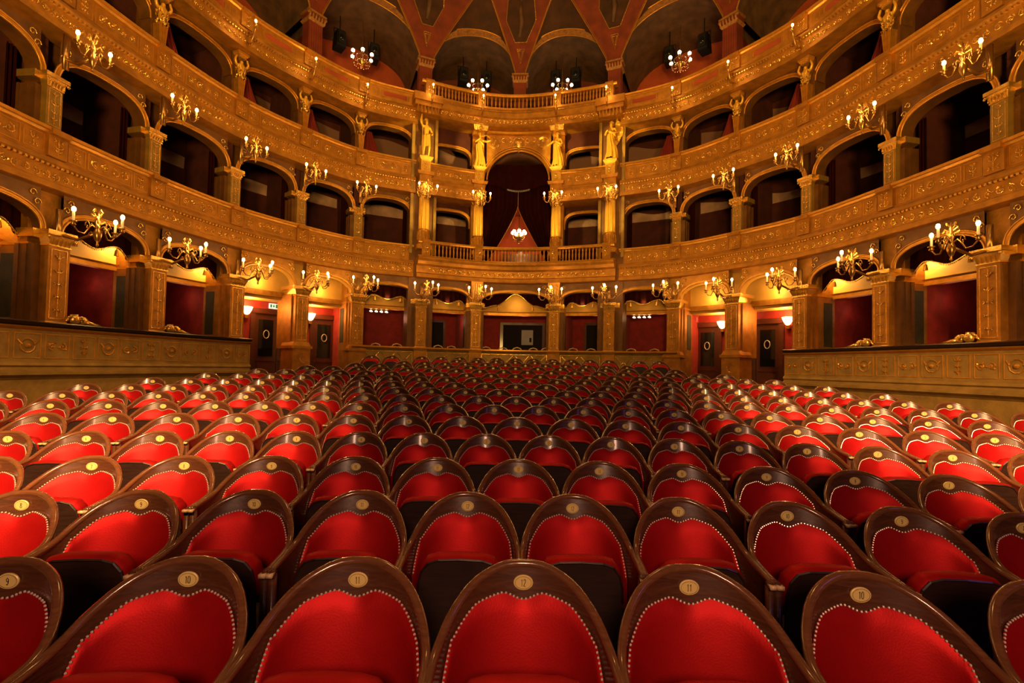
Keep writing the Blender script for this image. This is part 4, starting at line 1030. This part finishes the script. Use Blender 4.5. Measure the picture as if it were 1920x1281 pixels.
# ------------------------------------------------------------------ candle brackets on the balcony fronts
def bracket(name, lab, arms, reach, candle, grp, scale=1.0, cat='wall lamp'):
    t = thing(name, lab, cat, grp)
    m = M(); m.box(-.05, .05, -.04, 0, -.3, .35); m.tube([(0, -.02, -.1), (0, -reach * .5, -.22), (0, -reach, -.10)], [.03, .024, .03], 6)
    m.lathe([(.010, -.36), (.025, -.32), (.014, -.28), (.045, -.22), (.07, -.14), (.05, -.06), (.03, 0), (.05, .08), (.025, .15), (.035, .22), (.008, .34)], 10, (0, -reach)); m.build('stem', BRASS, t, True)
    m = M(); rd = random.Random(3)
    for j in range(16):
        a = rd.uniform(0, 2 * pi); z = rd.uniform(-.15, .3); q = rd.uniform(.05, .12)
        m.tube([(.03 * cos(a), -reach + .03 * sin(a), z), (q * cos(a), -reach + q * sin(a), z + .05), (q * 1.2 * cos(a + .3), -reach + q * 1.2 * sin(a + .3), z + .0)], [.010, .018, .006], 4)
    m.build('foliage', RELIEF, t)
    for j, an in enumerate(arms):
        a = radians(an); dx, dy = cos(a), -sin(a); Rr = .40 * scale; z = candle
        m = M(); pts = [(0, -reach, -.05)] + [(dx * Rr * q, -reach + dy * Rr * q, zz) for q, zz in ((.25, .02), (.4, -.06), (.55, -.17), (.8, -.16), (.97, -.08), (1, -.02))]
        m.tube(pts, [.018, .016, .015, .014, .013, .013, .012], 5)
        m.tube([(dx * Rr * (.42 + .11 * cos(b) * (1 - b / 9)), -reach + dy * Rr * (.42 + .11 * cos(b) * (1 - b / 9)), -.02 + .11 * sin(b) * (1 - b / 9)) for b in [q * .7 for q in range(11)]], .011, 4)
        m.lathe([(.02, -.08), (.045, -.05), (.02, -.02), (.06, .0), (.055, .015), (.025, .02)], 10, (dx * Rr, -reach + dy * Rr)); ar = m.build('arm', BRASS, t, True)
        m = M(); m.lathe([(.02, .02), (.02, .02 + z)], 8, (dx * Rr, -reach + dy * Rr)); ca = m.build('candle', WAX, ar, True)
        m = M(); m.ball((dx * Rr, -reach + dy * Rr, .02 + z + .034), .033, 8, 6, (1, 1, 1.5)); m.build('bulb', BULB, ca, True)
    return t
pa = pb = pcx = None
for k in ST:
    if abs(k) == 8: continue
    side = 'left' if k < 0 else 'right'
    lab = 'three armed candle bracket, ground tier, ' + where(k)
    if pa is None: pa = bracket('candle_bracket', lab, (-8, 75, 188), .82, .16, 'three armed candle brackets over the ground tier'); o = pa
    else: o = copy_tree(pa); o['label'] = lab
    dd = -.02 if abs(k) > 2 else .05
    place(o, k, dd, 2.38 + (.12 if abs(k) < 4 else 0)); P = pt(k, dd + 1.05, 2.70 + (.12 if abs(k) < 4 else 0))
    light('bracket_light', 'POINT', P, 17, (1, .55, .17), .12)
    lab = 'two armed candle bracket, middle balcony, ' + where(k)
    if pb is None: pb = bracket('candle_bracket', lab, (5, 175), .58, .10, 'two armed candle brackets under the middle balcony', .78); o = pb
    else: o = copy_tree(pb); o['label'] = lab
    dd = -.05 if abs(k) > 2 else .06; zz = 5.66 if abs(k) > 2 else 5.98
    place(o, k, dd, zz)
    light('bracket_light', 'POINT', pt(k, dd + .85, zz + .15), 11, (1, .55, .17), .1)
    if abs(k) <= 6:
        lab = 'single candle torch, topmost balcony front, ' + where(k)
        if pcx is None:
            pcx = t = thing('candle_torch', lab, 'wall lamp', 'single torches of the top balcony')
            m = M(); m.tube([(0, 0, -.42), (0, -.10, -.46), (0, -.2, -.36), (0, -.26, -.2), (0, -.30, -.05)], [.03, .028, .03, .022, .02], 6); m.tube([(0, 0, -.15), (0, -.12, -.2), (0, -.24, -.22)], [.03, .03, .015], 5)
            m.lathe([(.02, -.08), (.05, -.03), (.055, .0), (.02, .02)], 8, (0, -.30)); m.build('bracket_arm', BRASS, t, True)
            m = M(); m.lathe([(.017, 0), (.017, .07)], 8, (0, -.30)); m.build('candle', WAX, t); m = M(); m.ball((0, -.30, .10), .030, 8, 6, (1, 1, 1.4)); m.build('bulb', BULB, t, True); o = t
        else: o = copy_tree(pcx); o['label'] = lab
        place(o, k * (1 if abs(k) != 2 else .975), .04 if abs(k) > 2 else .26, 9.12 if abs(k) > 2 else 9.58)
        light('torch_light', 'POINT', pt(k * (1 if abs(k) != 2 else .975), .62 if abs(k) > 2 else .75, 9.15 if abs(k) > 2 else 9.55), 6.5, (1, .55, .16), .06)

# gilded trophies on the side box fronts
ptz = None
for k in (-6, -5.97 + .0, 6, 7, -7, 5.97):
    pass
ptz = None
for k in (-7, -6, 6, 7):
    lab = 'gilded carved trophy on the box ledge, pilaster ' + where(k)
    if ptz is None:
        ptz = t = thing('gilded_trophy', lab, 'carving', 'gilded trophies on the box ledges'); m = M()
        m.ball((-.02, 0, .10), .10, 10, 6, (1, .7, 1)); m.ball((.16, .02, .08), .085, 9, 6, (1.1, .7, 1)); rd = random.Random(8)
        for j in range(16): a = rd.uniform(0, pi); m.tube([(-.05 + .1 * cos(a), -.02, .10 + .06 * sin(a)), (-.05 + .15 * cos(a), -.05, .08 + .11 * sin(a)), (-.05 + .18 * cos(a), -.03, .04 + .08 * sin(a))], [.014, .024, .008], 4)
        m.build('scrolls', RELIEF, t, True); m = M(); m.tube([(.16, -.04, .06), (.30, -.06, .03), (.44, -.05, .015)], [.04, .03, .012], 6); m.build('ribbon', RELIEF, t, True); o = t
    else: o = copy_tree(ptz); o['label'] = lab
    place(o, k + (.16 if k < 0 else -.16), .06, .62)
    if k > 0: o.scale.x = -1

# white framed opening and plates behind the central ground boxes
m = M(); sweep(m, [(-2.47, .7), (-2.47, 1.75), (-2.49, 1.75), (-2.49, .7)], -.30, .50, 6); struct(m, 'door_5', DARK)
m = M(); sweep(m, [(-2.44, .62), (-2.44, 1.85), (-2.47, 1.85), (-2.47, .62)], -.36, -.30, 1); struct(m, 'trim_box_door', DOORW)
m = M(); sweep(m, [(-2.44, .62), (-2.44, 1.85), (-2.47, 1.85), (-2.47, .62)], .50, .56, 1); struct(m, 'trim_box_door', DOORW)
m = M(); sweep(m, [(-2.44, 1.75), (-2.44, 1.85), (-2.47, 1.85), (-2.47, 1.75)], -.36, .56, 4); struct(m, 'trim_box_door', DOORW)
t = thing('mirror', 'small pale grey mirror seen through the open door of the central ground box', 'mirror'); m = M(); m.box(-.24, .24, -.02, 0, 0, .62); m.build('glass', GREYB, t); m = M(); m.box(.09, .18, -.03, -.02, .12, .30); m.build('dark_vase', DARK, t); place(t, .20, -2.40, .92)
for sgn, q0, q1 in ((-1, -1.80, -1.35), (1, 1.40, 1.78)):
    m = M(); sweep(m, [(-2.47, .5), (-2.47, 1.75), (-2.49, 1.75), (-2.49, .5)], q0, q1, 3); struct(m, 'door_%d' % (6 if sgn < 0 else 7), DARK)
    m = M()
    for e in (q0, q1): sweep(m, [(-2.44, .5), (-2.44, 1.85), (-2.47, 1.85), (-2.47, .5)], e - .02, e + .02, 1)
    sweep(m, [(-2.44, 1.75), (-2.44, 1.85), (-2.47, 1.85), (-2.47, 1.75)], q0, q1, 2); struct(m, 'trim_box_door', DOORW)
# small chairs standing in the ground boxes, only their curved backs show above the ledge
pch = None
bx = [(-2.62, 1), (-2.32, 0), (-1.62, 0), (-1.36, 1), (-.70, 0), (-.30, 1), (.05, 0), (.42, 1), (.75, 0), (1.32, 0), (1.62, 1), (2.30, 0), (2.62, 1)]
for i, (s, q) in enumerate(bx):
    lab = 'small box chair above the rear ledge, %s from the left' % (ORD + [])[i + 1] if i < 15 else ''
    if pch is None:
        pch = t = thing('box_chair', lab, 'chair', 'chairs in the rear ground boxes'); m = M()
        m.tube([(-.2, 0, .70), (-.2, .02, .95), (-.13, .05, 1.05), (0, .06, 1.09), (.13, .05, 1.05), (.2, .02, .95), (.2, 0, .70)], .022, 6); m.build('back_rail', WOODT, t, True)
        m = M(); m.grid(lambda u, v: (-.18 + .36 * u, .05 - .1 * (2 * u - 1) ** 2 * .5, .55 + .48 * v * (1 - .35 * (2 * u - 1) ** 2)), 8, 4); m.build('backrest', CURT, t, True)
        m = M(); m.box(-.21, .21, -.42, .02, .38, .46); m.build('seat', CURT, t)
        for lx, ly in ((-.18, -.38), (.18, -.38), (-.18, 0), (.18, 0)):
            m = M(); m.tube([(lx, ly, 0), (lx, ly, .72 if ly == 0 else .4)], .018, 5); m.build('leg', WOOD, t)
        o = t
    else: o = copy_tree(pch); o['label'] = lab
    place(o, s, -.62 - .25 * q, -.35)

# ------------------------------------------------------------------ the stalls seats
RIM = [(0, 0, 0), (.07, .008, -.005), (.14, .034, -.033), (.19, .070, -.070), (.23, .122, -.120), (.253, .18, -.165), (.263, .24, -.190), (.266, .32, -.202), (.266, .40, -.209), (.265, .48, -.216)]
def rimp(u):
    a = abs(u) * (len(RIM) - 1); i = min(len(RIM) - 2, int(a)); t = a - i
    p = [RIM[max(0, i - 1)] if i > 0 else (-RIM[1][0], RIM[1][1], RIM[1][2]), RIM[i], RIM[i + 1], RIM[min(len(RIM) - 1, i + 2)]]
    q = [.5 * (2 * p[1][k] + (p[2][k] - p[0][k]) * t + (2 * p[0][k] - 5 * p[1][k] + 4 * p[2][k] - p[3][k]) * t * t + (3 * p[1][k] - p[0][k] - 3 * p[2][k] + p[3][k]) * t ** 3) for k in range(3)]
    return (-q[0] if u < 0 else q[0], q[1], q[2])
TOP = PLH + .054
def shell(u, z, inset=0):      # point of the tub surface at plan position u and height z below the top (z<0)
    x, f, zr_ = rimp(u)
    e = .01; x1, f1, _ = rimp(min(1, u + e)); x0, f0, _ = rimp(max(-1, u - e)); tx, tf = x1 - x0, f1 - f0; l = sqrt(tx * tx + tf * tf)
    nx, nf = -tf / l, tx / l   # towards the sitter
    back = max(0, 1 - f / .28); lean = .10 * min(1, max(0, -z) / .45) * back
    return (x + nx * inset, -(f + nf * inset + lean), TOP + z)
NU = 40
def make_seat():
    t = thing('theatre_seat', 'x', 'theatre seat', 'red velvet seats of the stalls')
    m = M()
    us = [-1 + 2 * i / NU for i in range(NU + 1)]
    zb = -.52
    m.grid(lambda a, v: shell(us[round(a * NU)], rimp(us[round(a * NU)])[2] + (zb - rimp(us[round(a * NU)])[2]) * v, 0), NU, 6)
    m.grid(lambda a, v: shell(us[round(a * NU)], rimp(us[round(a * NU)])[2] + (zb - rimp(us[round(a * NU)])[2]) * v, -.022), NU, 6)
    m.cur = 2; m.tube([Vector(shell(u, rimp(u)[2], -.011)) for u in us], .0155, 8); m.cur = 0
    for sx in (-1, 1):      # arm fronts and supports down to the floor
        x, f, z = rimp(sx); y = -f
        m.box(min(sx * .252, sx * .279), max(sx * .252, sx * .279), y - .012, y + .02, 0, TOP + z - .01)
        m.box(min(sx * .262, sx * .276), max(sx * .262, sx * .276), y, -.08, .0, TOP - .5)
        m.tube([(sx * .267, y + .02, TOP + z), (sx * .267, y - .016, TOP + z - .012)], [.016, .018], 8)
    m.cur = 1
    for sx in (-1, 1):
        x, f, z = rimp(sx); m.box(min(sx * .252, sx * .280), max(sx * .252, sx * .280), -f - .034, -f - .004, TOP + z - .012, TOP + z + .004)
    m.build('wooden_shell', [WOOD, WOODT, WRIM], t, True)
    def zstud(x):
        a = abs(x); 
        dip = -.086 - .022 * (.5 + .5 * cos(pi * min(1, a / .075))) if a < .075 else -.086
        if a >= .075: dip = -.086 - .42 * (a - .075) ** 1.25 - 9 * max(0, a - .16) ** 2.2
        return dip
    U0 = .62
    def padtop(u):
        x, f, z = rimp(u); a = abs(u)
        return min(zstud(x), z - .045 - .02 * (1 - a)) if a < .47 else max(-.42, min(zstud(rimp(.47)[0]), rimp(.47)[2] - .045) - (a - .47) * 1.05)
    m = M()
    def pad(a, v):
        u = -U0 + 2 * U0 * a; zt = padtop(u); zz = -.47; z = zt + (zz - zt) * v
        e = min(1, min(v * 5, (1 - abs(2 * a - 1)) * 7)); ins = .003 + .012 * sqrt(max(0, 1 - (1 - e) ** 2)) + .008 * sin(pi * min(1, v)) * (1 - (2 * a - 1) ** 2)
        return shell(u, z, ins)
    m.grid(pad, 44, 14); m.build('backrest_pad', VELVET, t, True)
    m = M(); pts = []
    us2 = [-U0 + .01 + (2 * U0 - .02) * i / 300 for i in range(301)]; last = None
    for u in us2:
        p = Vector(shell(u, padtop(u) + .003, .008))
        if last is None or (p - last).length > .0135: m.ball(p, .0044, 5, 4); last = p
    m.build('nailhead_trim', NAIL, t)
    # folded seat: red cushion with a dark lacquered board in front
    def outline(q, w, zt, zb_, rx, rz):   # rounded trapezoid outline, q in 0..1 from left bottom over the top
        pass
    prof = [(-.195, -.66), (-.195, -.36), (-.192, -.29), (-.178, -.235), (-.148, -.198), (-.10, -.184), (0, -.180), (.10, -.184), (.148, -.198), (.178, -.235), (.192, -.29), (.195, -.36), (.195, -.66)]
    n = len(prof); m = M()
    yb = -.415
    for y0, y1, sc in ((yb, yb + .012, 1.0),):
        vs = [(x, y0 + (z + .26) * -.08, TOP + z) for x, z in prof] + [(x, y1 + (z + .26) * -.08, TOP + z) for x, z in prof]
        m.add(vs, [tuple(range(n)), tuple(reversed(range(n, 2 * n)))] + [(i, i + 1, n + i + 1, n + i) for i in range(n - 1)])
    m.tube([(x, yb + (z + .26) * -.08, TOP + z + .002) for x, z in prof[1:-1]], .006, 5); m.build('seat_board', BOARD, t)
    m = M()
    def cush(a, v):
        i = a * (n - 3) + 1; k = min(n - 2, int(i)); f_ = i - k; x = prof[k][0] + (prof[min(n - 1, k + 1)][0] - prof[k][0]) * f_; z = prof[k][1] + (prof[min(n - 1, k + 1)][1] - prof[k][1]) * f_
        b = sin(pi * v) ** .6 if 0 < v < 1 else 0; s_ = 1.0 + .06 * b - .12 * (v > .95)
        return (x * s_, yb + .014 + .085 * v + (z + .26) * -.08, TOP + z + .016 * b - (.03 if v > .95 else 0))
    m.grid(cush, 30, 8); m.build('seat_cushion', VELVET, t, True)
    m = M(); c = Vector(shell(0, -.054, .004)); 
    nrm = Vector((0, -1, 0)); rx, rz = .0345, .0265
    el = lambda k_, y: [(rx * k_ * cos(2 * pi * i / 28), c.y + y + .1 * .0, c.z + rz * k_ * sin(2 * pi * i / 28)) for i in range(28)]
    vs = el(1, 0) + el(1, -.004) + el(.92, -.006); m.add(vs, [(i, (i + 1) % 28, 28 + (i + 1) % 28, 28 + i) for i in range(28)] + [(28 + i, 28 + (i + 1) % 28, 56 + (i + 1) % 28, 56 + i) for i in range(28)] + [tuple(range(56, 84))])
    pl = m.build('number_plate', PLATE, t)
    m = M(); m.tube([(rx * .82 * cos(2 * pi * i / 28), c.y - .0062, c.z + rz * .80 * sin(2 * pi * i / 28)) for i in range(29)], .0006, 4); m.build('engraved_line', INK, pl)
    return t, pl, c
seat, plate, pc_ = make_seat()
# numerals in thin tall strokes, one mesh per number
DG = {'0': [[(.0, .5), (.12, .1), (.3, 0), (.48, .1), (.6, .5), (.6, 1.5), (.48, 1.9), (.3, 2), (.12, 1.9), (0, 1.5), (0, .5)]], '1': [[(.1, 1.7), (.3, 2), (.3, 0)]],
      '2': [[(.02, 1.6), (.1, 1.92), (.3, 2), (.5, 1.9), (.58, 1.6), (.5, 1.2), (.0, 0), (.6, 0)]], '3': [[(.02, 1.7), (.3, 2), (.56, 1.7), (.5, 1.2), (.25, 1.08), (.55, .9), (.6, .4), (.3, 0), (0, .3)]],
      '4': [[(.45, 0), (.45, 2), (0, .6), (.62, .6)]], '5': [[(.55, 2), (.08, 2), (.04, 1.15), (.3, 1.25), (.56, 1.0), (.58, .4), (.3, 0), (0, .25)]], '6': [[(.52, 1.8), (.3, 2), (.05, 1.5), (0, .5), (.3, 0), (.6, .4), (.55, .95), (.3, 1.15), (.03, .8)]],
      '7': [[(0, 2), (.6, 2), (.2, 0)]], '8': [[(.3, 1.1), (.06, 1.4), (.08, 1.85), (.3, 2), (.52, 1.85), (.54, 1.4), (.3, 1.1), (.02, .7), (.05, .15), (.3, 0), (.55, .15), (.58, .7), (.3, 1.1)]], '9': [[(.08, .2), (.3, 0), (.55, .5), (.6, 1.5), (.3, 2), (0, 1.6), (.05, 1.05), (.3, .85), (.57, 1.2)]]}
NUM = {}
def numeral(n):
    if n not in NUM:
        m = M(); st = str(n); k = .0118; wd = .78 * k; x0 = -(len(st) * wd - .18 * k) / 2
        for i, ch in enumerate(st):
            for ln in DG[ch]: m.tube([(x0 + i * wd + x * k, pc_.y - .0068, pc_.z - k + y * k + (.0) ) for x, y in ln], .00115, 4)
        o = m.build('number', INK, None); NUM[n] = o.data; bpy.data.objects.remove(o, do_unlink=True)
    return NUM[n]
def numof(k, o, mx): return max(1, int(round(mx - abs(o))) + 1)
EXT = {1: 4, 2: 5.5, 3: 7, 4: 8.5, 5: 9, 6: 10.5, 7: 12, 8: 11.5, 9: 11, 10: 10.5, 11: 10, 12: 8.5, 13: 7, 14: 5.5, 15: 3, 16: 5}
NM = {1: 11, 2: 11.5, 3: 11, 4: 11.5, 5: 11, 6: 11.5}
first = True; cnt = 0
for k in range(1, 17):
    Y = ROWY[k - 1]; R = rowR(Y); w = ROWW[k - 1]; e = EXT[k]; offs = []
    o_ = -e
    while o_ <= e + .01: offs.append(o_); o_ += 1
    if k == 16: offs += [-7.6, -6.55, 6.55, 7.6]
    for o in sorted(offs):
        a = o * w / R; x, y = R * sin(a), Y - R * (1 - cos(a)); z = ROWH[k - 1] - PLH + Z0
        n = numof(k, o, NM.get(k, e)) if abs(o) <= e else int(12 - abs(o))
        row = ('front row' if k == 1 else ('last row' if k == 16 else ORD[k] + ' row')); ao = abs(o)
        if ao == 0: pos = 'exactly on the centre line'
        else:
            r_ = int(math.ceil(ao)); pos = '%s %s of the centre line' % (ORD[min(16, r_)], 'left' if o < 0 else 'right')
        lab = ('red seat with number %d plate, %s, %s' % (n, row, pos)) if k <= 8 else ('red seat in the %s, %s' % (row, pos))
        if first: s = seat; p = plate; first = False
        else:
            s = copy_tree_ = seat.copy(); COL.objects.link(s)
            for ch in seat.children:
                if ch == s: continue
                c = ch.copy(); COL.objects.link(c); c.parent = s
                if ch == plate:
                    p = c
                    for g in plate.children:
                        if g.name.startswith('number'): continue
                        q = g.copy(); COL.objects.link(q); q.parent = c
        nb = bpy.data.objects.new('number', numeral(n)); COL.objects.link(nb); nb.parent = p
        s['label'] = lab; s.location = (x, y + .0, z); s.rotation_euler = (0, 0, -a)
        sx = (w - .012) / .567; s.scale = (sx, 1, 1); cnt += 1
print('seats', cnt)
